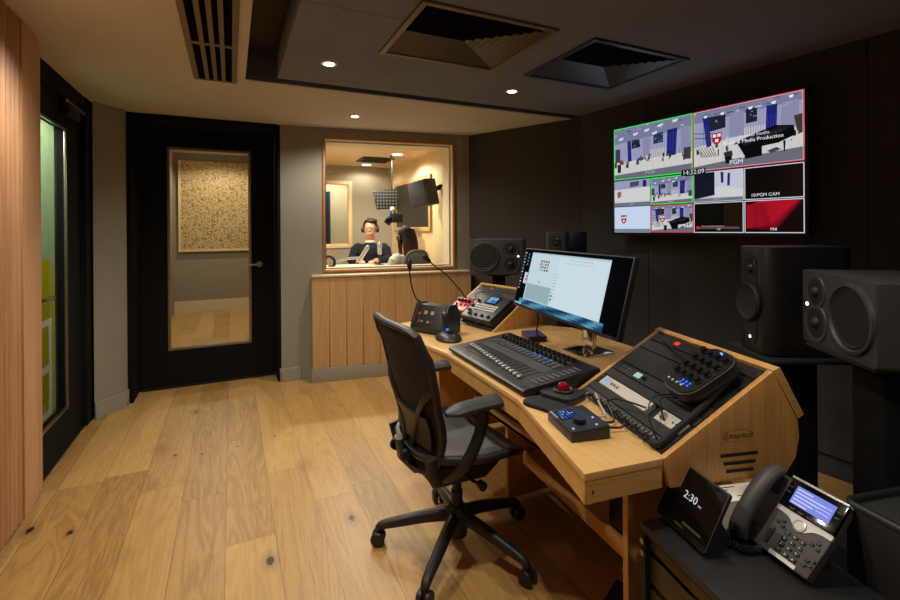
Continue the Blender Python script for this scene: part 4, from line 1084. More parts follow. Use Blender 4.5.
each('cradle', M['black_plastic'], ph, [((-.098, .01, 0), (-.052, .05, .01)), ((-.098, .15, 0), (-.052, .195, .01))], bevel=.003)
# stand behind, resting on the cabinet
m = MB()
for s in (-.06, .06):
    a = PT @ Vector((s-.03, .02, -.024)); b = PT @ Vector((s-.03, .16, -.024)); c = Vector((b.x+.0, b.y, RH)); a.z = RH
    d_ = pr*.03
    m.add([a-d_, b-d_, c-d_, a+d_, b+d_, c+d_], [(0, 2, 1), (3, 4, 5), (0, 1, 4, 3), (1, 2, 5, 4), (2, 0, 3, 5)])
m.build('foot_stand', M['black_plastic'], ph, world=True)
A_ = PT @ Vector((-.078, .0, .01)); axis_pts = bez([A_, A_+Vector((-.03, .03, -.012)), A_+Vector((-.045, .01, -.016)), A_+Vector((-.035, -.03, -.016)), A_+Vector((-.0, -.045, -.015)), A_+Vector((.03, -.04, -.012))], 30)
for p in axis_pts: p.z = max(p.z, RH+.0105)
m = MB(); cp = []
for i, p in enumerate(axis_pts):
    tn = (axis_pts[min(i+1, len(axis_pts)-1)]-axis_pts[max(i-1, 0)]).normalized(); a = Vector((0, 0, 1)); b = tn.cross(a).normalized(); an = i*1.35
    cp.append(p+a*(.007*math.cos(an))+b*(.007*math.sin(an)))
m.tube(cp, .0022, 6); m.build('coiled_cord', M['rubber'], ph, world=True)

# papers box, tray, pedal
t = thing('white_carton', 'white flat carton with printed lid between desk end and phone', 'box', T3(1.178, .762, RH, rz=R(-15)))
MB().box((-.078, -.034, 0), (.078, .034, .088)).build('carton', M['paper'], t, bevel=.001, seg=1)
m = MB()
for i in range(2): m.box((-.060, .020-.011*i, .088), (.005-.03*i, .023-.011*i, .0884))
m.box((-.02, -.018, .088), (.0, -.015, .0884))
m.build('print_lines', M['dark_metal'], t)
t = thing('equipment_case', 'black metal equipment case with raised rim standing behind the phone', 'case', RC @ T3(.435, -.375, RH))
m = MB(); m.prism(rrect(.21, .23, .02, 4), 0, .150); m.build('base', M['black_matte'], t, bevel=.004)
m = MB(); o_ = rrect(.21, .23, .02, 4); i_ = rrect(.19, .21, .014, 4); n_ = len(o_)
for j in range(n_):
    k = (j+1) % n_; m.add([(*o_[j], .150), (*o_[k], .150), (*i_[k], .150), (*i_[j], .150), (*o_[j], .163), (*o_[k], .163), (*i_[k], .163), (*i_[j], .163)], [(4, 5, 6, 7), (0, 1, 5, 4), (2, 3, 7, 6)])
m.build('rim', M['dark_metal'], t)
t = thing('foot_pedal', 'small black foot pedal on the floor beneath the desk corner', 'pedal', T3(1.25, 1.24, 0, rz=R(20)))
MB().prism([(-.05, 0), (.06, 0), (.06, .035), (-.05, .015)], -.045, .045, 'xzy').build('base', M['black_plastic'], t, bevel=.003); MB().prism([(-.04, .022), (.05, .042), (.05, .047), (-.04, .027)], -.035, .035, 'xzy').build('treadle', M['rubber'], t)
# computer tower under the desk
t = thing('computer_tower', 'black computer with blue lights on the shelf under the desk', 'computer', T3(1.42, 1.22, .236))
MB().box((-.16, -.085, 0), (.16, .085, .40)).build('case', M['black_gloss'], t, bevel=.006)
m = MB()
for i in range(7): m.box((-.162, -.065+.016*i, .26-.018*i), (-.160, -.057+.016*i, .268-.018*i))
m.cyl((-.162, -.06, .30), (-.160, -.06, .30), .007, n=10)
m.build('indicator_lamp', M['led_b'], t)

# ------------------------------------------------------------------ video wall screen
TA, TB = Vector((2.613, 2.628)), Vector((2.769, 1.419)); z0, z1 = 1.308, 2.086
off = .0
ex = Vector((TB.x-TA.x, TB.y-TA.y, 0)).normalized()
TVT = frame(((TA.x+TB.x)/2, (TA.y+TB.y)/2, z0), ex, (0, 0, 1))
tv = thing('wall_screen', 'large wall screen tiled with ten camera views and a clock', 'screen', TVT)
TWD, THT = (TB-TA).length, z1-z0
MB().box((-TWD/2-.014, -.016, -.045), (TWD/2+.014, THT+.014, -.001)).build('housing', M['black_plastic'], tv, bevel=.004)
MB().box((-.25, .2, -.16), (.25, THT-.2, -.045)).build('wall_mount', M['black_matte'], tv)
m = MB()
def Q(u0, v0, u1, v1, c, k=0):
    m.c = c; z = .0004+k*.0003
    m.add([(-TWD/2+u0*TWD, (1-v1)*THT, z), (-TWD/2+u1*TWD, (1-v1)*THT, z), (-TWD/2+u1*TWD, (1-v0)*THT, z), (-TWD/2+u0*TWD, (1-v0)*THT, z)], [(0, 1, 2, 3)])
def Pg(rect, pts, c, k=0):
    u0, v0, u1, v1 = rect; m.c = c; z = .0004+k*.0003
    m.add([(-TWD/2+(u0+(u1-u0)*p[0])*TWD, (1-(v0+(v1-v0)*p[1]))*THT, z) for p in pts], [list(range(len(pts)))])
def bar(rect, a, b, c, k=0): Pg(rect, [(a[0], a[1]), (b[0], a[1]), (b[0], b[1]), (a[0], b[1])], c, k)
def border(rect, c, w, k=8):
    u0, v0, u1, v1 = rect; h = w*TWD/THT
    Q(u0, v0, u1, v0+h, c, k); Q(u0, v1-h, u1, v1, c, k); Q(u0, v0, u0+w, v1, c, k); Q(u1-w, v0, u1, v1, c, k)
WAL, FLR, BLU, DRK, STR, PAN, CEI = rgb(150, 154, 184), rgb(204, 202, 200), rgb(28, 34, 110), rgb(30, 34, 50), rgb(104, 106, 118), rgb(136, 136, 166), rgb(118, 122, 150)
def room_view(r, piano):
    bar(r, (0, 0), (1, 1), WAL, 1)
    if piano:
        Pg(r, [(0, .60), (.4, .52), (1, .50), (1, 1), (0, 1)], FLR, 2)
        Pg(r, [(0, 0), (1, 0), (1, .14), (0, .20)], CEI, 2)
        Pg(r, [(.10, .12), (.16, .12), (.19, .60), (.14, .62)], BLU, 3); Pg(r, [(.70, .13), (.79, .13), (.78, .58), (.69, .58)], BLU, 3)
        Pg(r, [(.16, .13), (.33, .13), (.33, .34), (.17, .37)], DRK, 3); Pg(r, [(.52, .12), (.62, .12), (.62, .33), (.52, .34)], DRK, 3)
        Pg(r, [(.37, .13), (.50, .13), (.50, .52), (.37, .53)], PAN, 3); Pg(r, [(.83, .13), (.96, .12), (.96, .50), (.81, .54)], PAN, 3)
        for i in range(9): Pg(r, [(.505+i*.022, .40), (.513+i*.022, .40), (.513+i*.022, .52), (.505+i*.022, .52)], rgb(216, 204, 190), 4)
        Pg(r, [(0, .92), (.4, .86), (1, .80), (1, 1), (0, 1)], STR, 4)
        for i in range(7): Pg(r, [(.02+i*.028, .60), (.026+i*.028, .60), (.11+i*.022, .78), (.10+i*.022, .78)], rgb(70, 64, 70), 4)
        for y in (.40, .48): Pg(r, [(0, y-.05), (.2, y), (.2, y+.012), (0, y-.038)], rgb(44, 44, 52), 5)
        # grand piano and stool
        Pg(r, [(.40, .62), (.62, .50), (.78, .44), (.92, .48), (.93, .62), (.80, .70), (.66, .72), (.66, .86), (.52, .88)], rgb(10, 10, 14), 6)
        Pg(r, [(.41, .64), (.44, .63), (.51, .84), (.49, .87)], rgb(210, 212, 220), 7)
        Pg(r, [(.45, .60), (.60, .54), (.64, .60), (.52, .68)], rgb(30, 30, 38), 7)
        Pg(r, [(.31, .74), (.39, .72), (.40, .80), (.32, .82)], rgb(40, 42, 52), 6); Pg(r, [(.32, .82), (.39, .80), (.39, .92), (.33, .92)], rgb(18, 18, 24), 6)
        Pg(r, [(.835, .68), (.855, .68), (.85, .84), (.84, .84)], rgb(24, 20, 22), 6); Pg(r, [(.92, .35), (.99, .33), (.99, .60), (.95, .62)], rgb(66, 52, 50), 5)
        for i, (x, y) in enumerate(((.13, .10), (.30, .10), (.56, .10), (.76, .09), (.9, .05))): Pg(r, [(x-.02, y), (x+.02, y-.01), (x+.015, y+.03), (x-.01, y+.035)], rgb(225, 228, 240), 5)
    else:
        Pg(r, [(0, .66), (1, .64), (1, 1), (0, 1)], FLR, 2)
        Pg(r, [(0, 0), (1, 0), (1, .22), (0, .30)], CEI, 2)
        Pg(r, [(.19, .28), (.24, .27), (.25, .66), (.20, .67)], BLU, 3); Pg(r, [(.71, .20), (.83, .19), (.81, .66), (.70, .66)], BLU, 3)
        Pg(r, [(.25, .27), (.36, .27), (.37, .42), (.25, .43)], DRK, 3); Pg(r, [(.54, .23), (.66, .22), (.66, .40), (.54, .41)], rgb(40, 50, 74), 3)
        Pg(r, [(.40, .28), (.50, .28), (.51, .66), (.40, .66)], PAN, 3); Pg(r, [(.87, .2), (.98, .2), (.98, .6), (.87, .62)], PAN, 3)
        for i in range(9): Pg(r, [(.50+i*.023, .50), (.508+i*.023, .50), (.508+i*.023, .64), (.50+i*.023, .64)], rgb(214, 202, 188), 4)
        Pg(r, [(0, .90), (1, .84), (1, 1), (0, 1)], STR, 4)
        for i, (x, y, w_, h_) in enumerate(((.02, .40, .07, .26), (.05, .70, .05, .16), (.17, .66, .04, .12), (.33, .62, .08, .05), (.43, .62, .06, .06), (.90, .56, .08, .2), (.08, .62, .05, .09))):
            Pg(r, [(x, y), (x+w_, y), (x+w_, y+h_), (x, y+h_)], rgb(*[(60, 62, 80), (40, 36, 44), (50, 50, 60), (58, 58, 70), (64, 62, 70), (66, 54, 58), (150, 60, 70)][i]), 5)
        for i, (x, y) in enumerate(((.10, .20), (.30, .15), (.45, .12), (.62, .08), (.80, .05), (.55, .2))): Pg(r, [(x-.03, y), (x+.04, y-.02), (x+.03, y+.03), (x-.02, y+.04)], rgb(206, 212, 232), 5)
Q(0, 0, 1, 1, rgb(6, 6, 8))
GRN, REDB, WHT = rgb(30, 235, 70), rgb(225, 36, 50), rgb(205, 208, 220)
def finer(r, piano, seed):
    rnd = random.Random(seed)
    for i in range(1, 14):      # floor boards and wall panel joints
        u = i/14; Pg(r, [(u+.02, .68), (u+.024, .68), (min(.985, u*1.1-.02), .9), (min(.98, u*1.1-.026), .9)], rgb(190, 186, 180), 2.5)
        bar(r, (u, .24), (u+.004, .58), rgb(132, 136, 168), 2.6)
    for x0, x1 in (((.10, .17), (.70, .79)) if piano else ((.19, .245), (.70, .83))):
        for i in range(4): bar(r, (x0+(x1-x0)*(i+.35)/4, .26), (x0+(x1-x0)*(i+.55)/4, .58), rgb(54, 60, 150), 3.5)
    for i in range(26):
        x, y = rnd.random()*.94, .56+.12*rnd.random(); w_, h_ = .006+.02*rnd.random(), .02+.09*rnd.random()
        c = rnd.choice([(38, 40, 52), (70, 66, 78), (150, 146, 150), (88, 92, 112), (196, 190, 186), (52, 44, 48)])
        bar(r, (x, y), (x+w_, y+h_), rgb(*c), 5.4)
    for i in range(22):
        x, y = rnd.random()*.95, .02+.16*rnd.random(); bar(r, (x, y), (x+.01+.05*rnd.random(), y+.008+.02*rnd.random()), rgb(*rnd.choice([(90, 94, 116), (176, 182, 206), (70, 74, 96), (148, 152, 180)])), 3.2)
    for i in range(10):
        x0, y0 = rnd.choice(((.17, .15), (.53, .14)) if piano else ((.26, .28), (.55, .24))); x = x0+.1*rnd.random(); y = y0+.14*rnd.random()
        bar(r, (x, y), (x+.012, y+.012), rgb(150, 160, 190), 3.6)
    if piano:
        for i in range(16): Pg(r, [(.415+i*.0047, .645+i*.0125), (.432+i*.0047, .638+i*.0125), (.433+i*.0047, .641+i*.0125), (.416+i*.0047, .648+i*.0125)], rgb(60, 60, 66), 7.4)
        for i in range(7): x = .56+.04*i; Pg(r, [(x, .60-.012*i), (x+.022, .592-.012*i), (x+.024, .604-.012*i), (x+.002, .612-.012*i)], rgb(60, 62, 76), 7.2)
        Pg(r, [(.63, .56), (.80, .47), (.90, .50), (.76, .60)], rgb(26, 26, 34), 7.1); Pg(r, [(.70, .80), (.78, .76), (.82, .80), (.74, .84)], rgb(70, 66, 64), 5.6)
r = (.004, .005, .498, .495); room_view(r, False); finer(r, False, 1); border(r, GRN, .005)
r = (.502, .005, .997, .495); room_view(r, True); finer(r, True, 2); border(r, REDB, .004); border((.506, .011, .993, .489), rgb(210, 190, 200), .002, 9)
def shield(r, cx, cy, s, k):
    hh = 1.75*s
    Pg(r, [(cx-s, cy-hh*1.15), (cx+s, cy-hh*1.2), (cx+s, cy+.15*hh), (cx+s*.7, cy+hh*.75), (cx, cy+hh*1.3), (cx-s*.7, cy+hh*.8), (cx-s, cy+.2*hh)], rgb(170, 24, 44), k)
    for (dx, dy) in ((-.47, -.58), (.47, -.62), (0, .38)): Pg(r, [(cx+(dx-.34)*s, cy+(dy-.30)*hh), (cx+(dx+.34)*s, cy+(dy-.33)*hh), (cx+(dx+.34)*s, cy+(dy+.27)*hh), (cx+(dx-.34)*s, cy+(dy+.30)*hh)], rgb(225, 220, 225), k+1)
shield((.502, .005, .997, .495), .245, .50, .048, 9)
cells = {}
for j in range(2):
    for i in range(4): cells[(j, i)] = (.004+i*.249, .505+j*.248, .249+i*.249, .747+j*.248)
r = cells[0, 0]; bar(r, (0, 0), (1, 1), WAL, 1); Pg(r, [(0, .35), (1, .30), (1, 1), (0, 1)], rgb(206, 206, 206), 2); Pg(r, [(.45, .08), (.7, .06), (.7, .24), (.45, .28)], rgb(70, 74, 100), 3); Pg(r, [(.8, .05), (.9, .05), (.9, .3), (.8, .3)], BLU, 3)
Pg(r, [(.08, .45), (.2, .40), (.2, .6), (.1, .7)], rgb(150, 90, 96), 3); bar(r, (0, .86), (1, 1), rgb(110, 114, 128), 4); border(r, rgb(120, 124, 140), .002)
r = cells[0, 1]; room_view(r, False); finer(r, False, 3); border(r, GRN, .005)
r = cells[0, 2]; bar(r, (0, 0), (1, 1), rgb(190, 194, 206), 1); Pg(r, [(0, 0), (.44, .0), (.44, .78), (0, .9)], rgb(14, 18, 36), 3); Pg(r, [(.56, .05), (.62, .05), (.62, .4), (.57, .4)], BLU, 3); Pg(r, [(.70, .1), (.75, .1), (.74, .5), (.69, .5)], BLU, 3); Pg(r, [(.44, .5), (1, .62), (1, .86), (.44, .84)], rgb(206, 206, 204), 2); bar(r, (0, .88), (1, 1), rgb(110, 114, 128), 4); border(r, WHT, .003)
r = cells[0, 3]; bar(r, (0, 0), (1, 1), rgb(10, 8, 8), 1); border(r, WHT, .004)
r = cells[1, 0]; bar(r, (0, 0), (1, 1), rgb(196, 212, 236), 1); bar(r, (0, .86), (1, 1), rgb(120, 128, 146), 2); shield(r, .27, .50, .075, 3); bar(r, (.19, .33), (.35, .38), rgb(90, 20, 30), 5); border(r, rgb(160, 166, 180), .002)
r = cells[1, 1]; room_view(r, True); finer(r, True, 4); border(r, REDB, .004); shield(r, .29, .5, .06, 9)
r = cells[1, 2]; bar(r, (0, 0), (1, 1), rgb(7, 6, 6), 1); bar(r, (.62, .02), (.98, .98), rgb(26, 18, 8), 2); bar(r, (.05, .80), (.92, .87), rgb(96, 66, 70), 3); bar(r, (.05, .78), (.12, .88), rgb(190, 40, 50), 4); border(r, WHT, .004)
r = cells[1, 3]; bar(r, (0, 0), (1, 1), rgb(18, 6, 8), 1)
for i in range(12):   # a red lit cloth on this camera
    k = i/11; Pg(r, [(.02+.02*k, .12+.03*k), (.40-.02*i*.5+.3*(1-k), .03), (.97-.40*k*.2, .03), (.45+.1*(1-k), .92-.02*i), (.02+.02*k, .86)], tuple(a+(b-a)*k for a, b in zip(rgb(70, 8, 18), rgb(196, 22, 44))), 2)
border(r, WHT, .004)
def TX(s, u, v_, size, c, k=10):
    m.c = c; m.text(s, size, Matrix.Translation((-TWD/2+u*TWD, (1-v_)*THT, .0004+k*.0003)))
Q(.436, .468, .566, .522, rgb(12, 12, 16), 10)
TX('14:32:09', .501, .495, .042, rgb(215, 218, 228), 11)
TX('PVW', .25, .455, .036, rgb(160, 162, 172), 9); TX('PGM', .715, .452, .038, rgb(235, 235, 240), 9)
TX('Audio & Media Production', .785, .300, .030, rgb(236, 236, 244), 11); TX('Recording and Studio', .765, .262, .027, rgb(214, 214, 226), 11)
TX('10:PGM CAM', .84, .715, .026, rgb(225, 225, 230), 9); TX('M4', .875, .968, .026, rgb(225, 225, 230), 9); TX('CAM 3', .62, .73, .016, rgb(180, 182, 192), 9); TX('CAM 1', .13, .728, .014, rgb(190, 192, 200), 9); TX('CAM 2', .375, .728, .014, rgb(200, 202, 210), 9); TX('MP', .63, .968, .018, rgb(200, 200, 205), 9)
TX('Music & Media Production', .60, .942, .013, rgb(200, 170, 176), 9)
m.build('display', M['tv'], tv)

# ------------------------------------------------------------------ loudspeakers
def driver(m, x, z, r, deep=.03, y=0):
    m.lathe([(r*1.16, 0), (r*1.14, .006), (r*1.02, .007), (r*.98, .002), (r*.9, -.001), (r*.62, -deep*.55), (r*.36, -deep), (r*.33, -deep*.7), (r*.2, -deep*.5), (0, -deep*.45)], (x, y, z), (0, -1, 0), n=36)
def three_way(T, label, led=True, w=.383, h=.253, d=.28, woof=1, stand=None):
    t = thing('studio_monitor', label, 'loudspeaker', T)
    # front baffle with recesses cut as ring walls: body is a shell behind the baffle
    m = MB(); m.prism(rrect(w, h, .012, 3, 0, h/2), 0, d, 'xzy'); m.build('cabinet', M['grey_spk'], t, bevel=.006)
    xs = -woof*.085; xm = woof*.105
    m = MB(); m.lathe([(.108, 0), (.106, .010), (.098, .012), (.094, .006), (.090, .001)], (xs, 0, h/2), (0, -1, 0), n=40); m.build('woofer_ring', M['grey_spk'], t)
    m = MB(); m.lathe([(.094, .004), (.086, .007), (.078, .003), (.05, .0015), (.034, .001), (.028, .003), (.014, .0052), (0, .0058)], (xs, 0, h/2), (0, -1, 0), n=40); m.build('woofer', M['cone'], t)
    for (z, r, nm) in ((h*.72, .040, 'tweeter'), (h*.30, .046, 'midrange')):
        m = MB(); m.lathe([(r*1.45, 0), (r*1.4, .004), (r*1.1, .003), (r*.9, .001)], (xm, 0, z), (0, -1, 0), n=36, sx=1, sy=1); m.build(nm+'_waveguide', M['grey_spk'], t)
        m = MB(); m.lathe([(r*1.12, .003), (r*.8, .0015), (r*.5, .0012), (r*.42, .010), (r*.2, .016), (0, .017)], (xm, 0, z), (0, -1, 0), n=30); m.build(nm, M['cone'], t)
    if led:
        m = MB(); m.lathe([(0, 0), (.0065, 0), (.0065, .003), (0, .004)], (xm+woof*.052, 0, h*.53), (0, -1, 0), n=14); m.build('indicator_lamp', M['led_w'], t)
    return t
def spk_frame(x, y, z, nx, ny):     # y axis goes into the cabinet (opposite of facing)
    n = Vector((nx, ny, 0)).normalized(); ey = -n; ez = Vector((0, 0, 1)); ex = ey.cross(ez)
    mt = Matrix((ex, ey, ez)).transposed().to_4x4(); mt.translation = (x, y, z); return mt
SF = spk_frame(1.7007, 2.835, 1.0173, math.cos(R(231.1)), math.sin(R(231.1)))
three_way(SF, 'grey three-way loudspeaker lying sideways near the booth window', woof=-1 if False else 1)
SR = spk_frame(1.7468, .8155, .9417, math.cos(R(143)), math.sin(R(143)))
three_way(SR, 'grey three-way loudspeaker lying sideways on a tall stand above the phone', woof=-1, w=.383, h=.253)
def stand(x, y, ztop, label, wx, wy, rz, group=None):
    t = thing('speaker_stand', label, 'speaker stand', T3(x, y, 0, rz=rz))
    MB().box((-wx/2, -wy/2, ztop-.012), (wx/2, wy/2, ztop)).build('top_plate', M['black_matte'], t, bevel=.003)
    m = MB(); m.prism(rrect(.09, .14, .01, 3), .02, ztop-.012); m.build('column', M['black'], t)
    MB().box((-.12, -.14, 0), (.12, .14, .02)).build('base_plate', M['black_plastic'], t, bevel=.004)
    return t
def back(T, d):
    p = T @ Vector((0, d, 0)); return p
p = back(SF, .14); stand(p.x, p.y, 1.0173, 'black stand under the loudspeaker near the booth window', .16, .24, math.atan2(.62, -.93)+pi/2*0+R(0))
p = back(SR, .13); stand(p.x, p.y, .9417, 'black stand under the loudspeaker above the phone', .26, .32, math.atan2(.55, -.835))
def tall(T, label):
    t = thing('tall_studio_monitor', label, 'loudspeaker', T)
    w, h, d = .20, .415, .33
    m = MB(); m.prism([(p[0], p[1]) for p in rrect(w, d, .045, 6, 0, d/2)], 0, h); m.build('cabinet', M['black_plastic'], t, bevel=.004)
    m = MB(); m.prism(rrect(.085, h-.05, .042, 8, 0, h/2), -.003, .004, 'xzy'); m.build('baffle_inlay', M['black_matte'], t)
    m = MB(); m.lathe([(.04, .003), (.037, .006), (.026, .004), (.018, .0035), (.015, .010), (0, .014)], (0, 0, h*.79), (0, -1, 0), n=30); m.build('tweeter', M['dark_metal'], t)
    m = MB(); m.lathe([(.074, 0), (.076, .012), (.070, .020), (.064, .016), (.05, .013), (.03, .011), (.022, .012), (0, .013)], (0, 0, h*.47), (0, -1, 0), n=40); m.build('woofer', M['black_matte'], t)
    m = MB(); m.lathe([(0, .002), (.006, .002), (.006, .005), (0, .006)], (0, 0, h*.13), (0, -1, 0), n=14); m.build('indicator_lamp', M['led_w'], t)
    return t
TR = spk_frame(1.888, 1.168, .855, -.88, .48)
tall(TR, 'tall black loudspeaker under the wall screen beside the near turret')
TL = spk_frame(2.17, 2.76, .905, -.92, -.38)
tall(TL, 'tall black loudspeaker half hidden behind the computer monitor')
p = back(TR, .165); stand(p.x, p.y, .85, 'black stand under the tall loudspeaker beside the near turret', .36, .30, math.atan2(-.48, .88))
p = back(TL, .165); stand(p.x, p.y, .905, 'black stand under the tall loudspeaker behind the computer monitor', .33, .26, math.atan2(.38, .92))

# ------------------------------------------------------------------ office chair
CH = T3(.86, 1.77, 0, rz=R(2))
ch = thing('office_chair', 'black mesh office chair on five star castor base', 'chair', CH)
m = MB(); m.lathe([(.0, .055), (.042, .055), (.046, .09), (.046, .165), (.034, .18), (0, .18)], n=28); m.build('hub', M['chair'], ch)
for a in (6, 78, 150, 222, 294):
    A = Matrix.Rotation(R(a), 4, 'Z')
    m = MB(A); m.tube(bez([(.02, 0, .140), (.12, 0, .128), (.24, 0, .102), (.318, 0, .084), (.340, 0, .066)], 6), [(.027-.010*i/24, .030-.016*i/24) for i in range(25)], 12, flat=(0, 1, 0))
    lg = m.build('leg', M['chair'], ch)
    m = MB(A)
    for s in (-1, 1): m.lathe([(0, 0), (.024, 0), (.030, .004), (.030, .017), (.026, .022), (0, .022)], (.338, s*.005 if s > 0 else -.005, .030), (0, s, 0), n=24)
    m.tube([(.338, 0, .030), (.338, 0, .075)], .009, 10); m.build('caster', M['black_plastic'], lg)
m = MB(); m.cyl((0, 0, .14), (0, 0, .38), .019); m.cyl((0, 0, .14), (0, 0, .24), .025); m.build('gas_column', M['dark_metal'], ch)
m = MB(); m.prism([(-.20, .40), (-.15, .33), (.08, .322), (.16, .38), (.12, .42), (-.16, .425)], -.11, .11, 'xzy'); m.build('tilt_mechanism', M['chair'], ch, bevel=.018)
for s in (-1, 1):
    m = MB(); m.tube([(-.02, s*.08, .37), (-.02, s*.17, .365), (-.01, s*.215, .37)], .007, 8); m.lathe([(0, 0), (.016, .004), (.018, .03), (0, .034)], (-.01, s*.205, .37), (0, s, 0), n=14)
    m.build('tension_knob', M['black_plastic'], ch)
# seat
def seat_pt(u, v_):      # u front-back -1..1, v width -1..1
    x = -.01+.205*u; y = .245*v_*(1-.28*max(0, -u)**1.5)
    z = .462+.018*abs(v_)**2.5-.035*max(0, (u-.55)/.45)**2+.012*max(0, -u)
    return (x, y, z)
ring = []
N = 56
for i in range(N):
    t = 2*pi*i/N; c, s = math.cos(t), math.sin(t); e = .42
    ring.append(seat_pt(math.copysign(abs(c)**e, c), math.copysign(abs(s)**e, s)))
m = MB(); m.tube(ring, [(.017, .024)]*N, 10, closed=True, flat=(0, 0, 1)); m.build('seat_frame', M['chair'], ch)
m = MB()
def sgrid(u, v_):
    u = 2*u-1; v_ = 2*v_-1; L = max(abs(u), abs(v_), 1e-6); q = max(1e-6, (abs(u)**3.5+abs(v_)**3.5)**(1/3.5)); k = L/q*.985
    p = seat_pt(u*k, v_*k); return (p[0], p[1], p[2]+.002-.018*(1-L**2))
m.grid(sgrid, 20, 20); m.build('seat_mesh', M['mesh_grey'], ch, solid=.006)
# seat side pads
# backrest
def hw(z):
    k = [(.40, .15), (.47, .188), (.55, .205), (.65, .222), (.75, .236), (.85, .243), (.92, .240), (.965, .222), (.985, .19)]
    for (a, b), (c, d) in zip(k, k[1:]):
        if a <= z <= c: return b+(d-b)*(z-a)/(c-a)
    return k[-1][1] if z > k[-1][0] else k[0][1]
def bxx(z, y=0):
    return -.215-.045*((z-.42)/.56)-.05*max(0, (z-.62)/.36)**1.6+.028*math.exp(-((z-.56)/.10)**2)+.045*(abs(y)/.24)**2*(1-.2*(z > .9))
zs = [.44+(.94-.44)*i/16 for i in range(17)]
left = [(bxx(z, hw(z)), hw(z), z) for z in zs]+[(bxx(.962, .222), .226, .964), (bxx(.978, .19), .19, .980)]
topc = [(bxx(.985, y), y, .985-.0*abs(y)) for y in (.13, .065, 0, -.065, -.13)]
botc = [(bxx(.425, y), y, .415) for y in (-.10, 0, .10)]
outline = left+topc+[(p[0], -p[1], p[2]) for p in left[::-1]]+botc
m = MB(); m.tube(outline, [(.016, .011)]*len(outline), 10, closed=True, flat=(1, 0, 0)); m.build('backrest_frame', M['chair'], ch)
m = MB()
def bgrid(u, v_):
    z = .425+.558*v_; y = hw(z)*(2*u-1)*.985; return (bxx(z, y)+.002, y, z)
m.grid(bgrid, 16, 24); m.build('backrest_mesh', M['chair_back'], ch, solid=.005)
m = MB()
for s in (-1, 1):
    m.tube(bez([(bxx(.45, .03)-.022, s*.03, .44), (bxx(.53, .045)-.02, s*.045, .53), (bxx(.63, .10)-.016, s*.10, .63), (bxx(.71, .17)-.012, s*.17, .71), (bxx(.76, .228)-.004, s*.225, .76)], 6), [(.009, .017)]*25, 10, flat=(1, 0, 0))
m.tube([(-.12, 0, .385), (-.20, 0, .39), (-.245, 0, .44), (-.262, 0, .52)], [(.02, .045), (.02, .05), (.018, .045), (.014, .03)], 12, flat=(0, 0, 1)); m.build('back_spine', M['chair'], ch, bevel=0)
m = MB(); m.grid(lambda u, v_: (bxx(.52+.12*v_, .17*(2*u-1))-.022, .17*(2*u-1), .52+.12*v_), 10, 4); m.build('lumbar_pad', M['black_plastic'], ch, solid=.012)
m = MB()
for s in (-1, 1):
    m = MB(); m.lathe([(0, 0), (.024, 0), (.026, .012), (.02, .02), (0, .02)], (-.252, s*.045, .47), (0, s, 0), n=20); m.build('adjust_knob', M['dark_metal'], ch)
for s in (-1, 1):
    m = MB(); m.tube(bez([(-.15, s*.14, .395), (-.13, s*.19, .415), (-.10, s*.238, .465), (-.055, s*.25, .54), (-.025, s*.25, .61), (-.015, s*.248, .668)], 6), [(.015, .024)]*31, 12, flat=(0, 1, 0)); m.build('arm_post', M['chair'], ch)
    m = MB(); m.tube(bez([(-.17, s*.165, .385), (-.195, s*.185, .43), (-.212, s*.195, .50)], 5), [(.022, .012)]*11, 12, flat=(1, 0, 0)); m.build('arm_bracket', M['chair'], ch)
    pad = MB(); n_ = 18
    sec = []
    for i in range(n_+1):
        k = i/n_; x = -.175+.40*k; wv = (.040+.014*k)*min(1, (math.sin(pi*min(.5, .03+k*4)))**.5)*min(1, (math.sin(pi*min(.5, .03+(1-k)*5)))**.5)
        sec.append(((x, s*.25+s*.004*k, .680+.022*k*(1-k)*2-.0+.008*k), (.021*max(.45, min(1, k*5+.3, (1-k)*6+.3)), max(.012, wv))))
    pad.tube([p for p, _ in sec], [q for _, q in sec], 14, flat=(0, 0, 1)); pad.build('armrest', M['chair_pad'], ch)

# ------------------------------------------------------------------ recording booth contents
t = thing('booth_table', 'pale white table seen through the booth window', 'table', (1.30, 5.36, BF))
m = MB(); m.prism(rrect(1.16, .78, .08, 6), .735, .765); m.build('tabletop', M['table_top'], t, bevel=.004)
for sx_ in (-1, 1):
    for sy_ in (-1, 1): m = MB(); m.cyl((sx_*.48, sy_*.3, 0), (sx_*.48, sy_*.3, .735), .025); m.build('leg', M['dark_metal'], t)
TZ = BF+.765

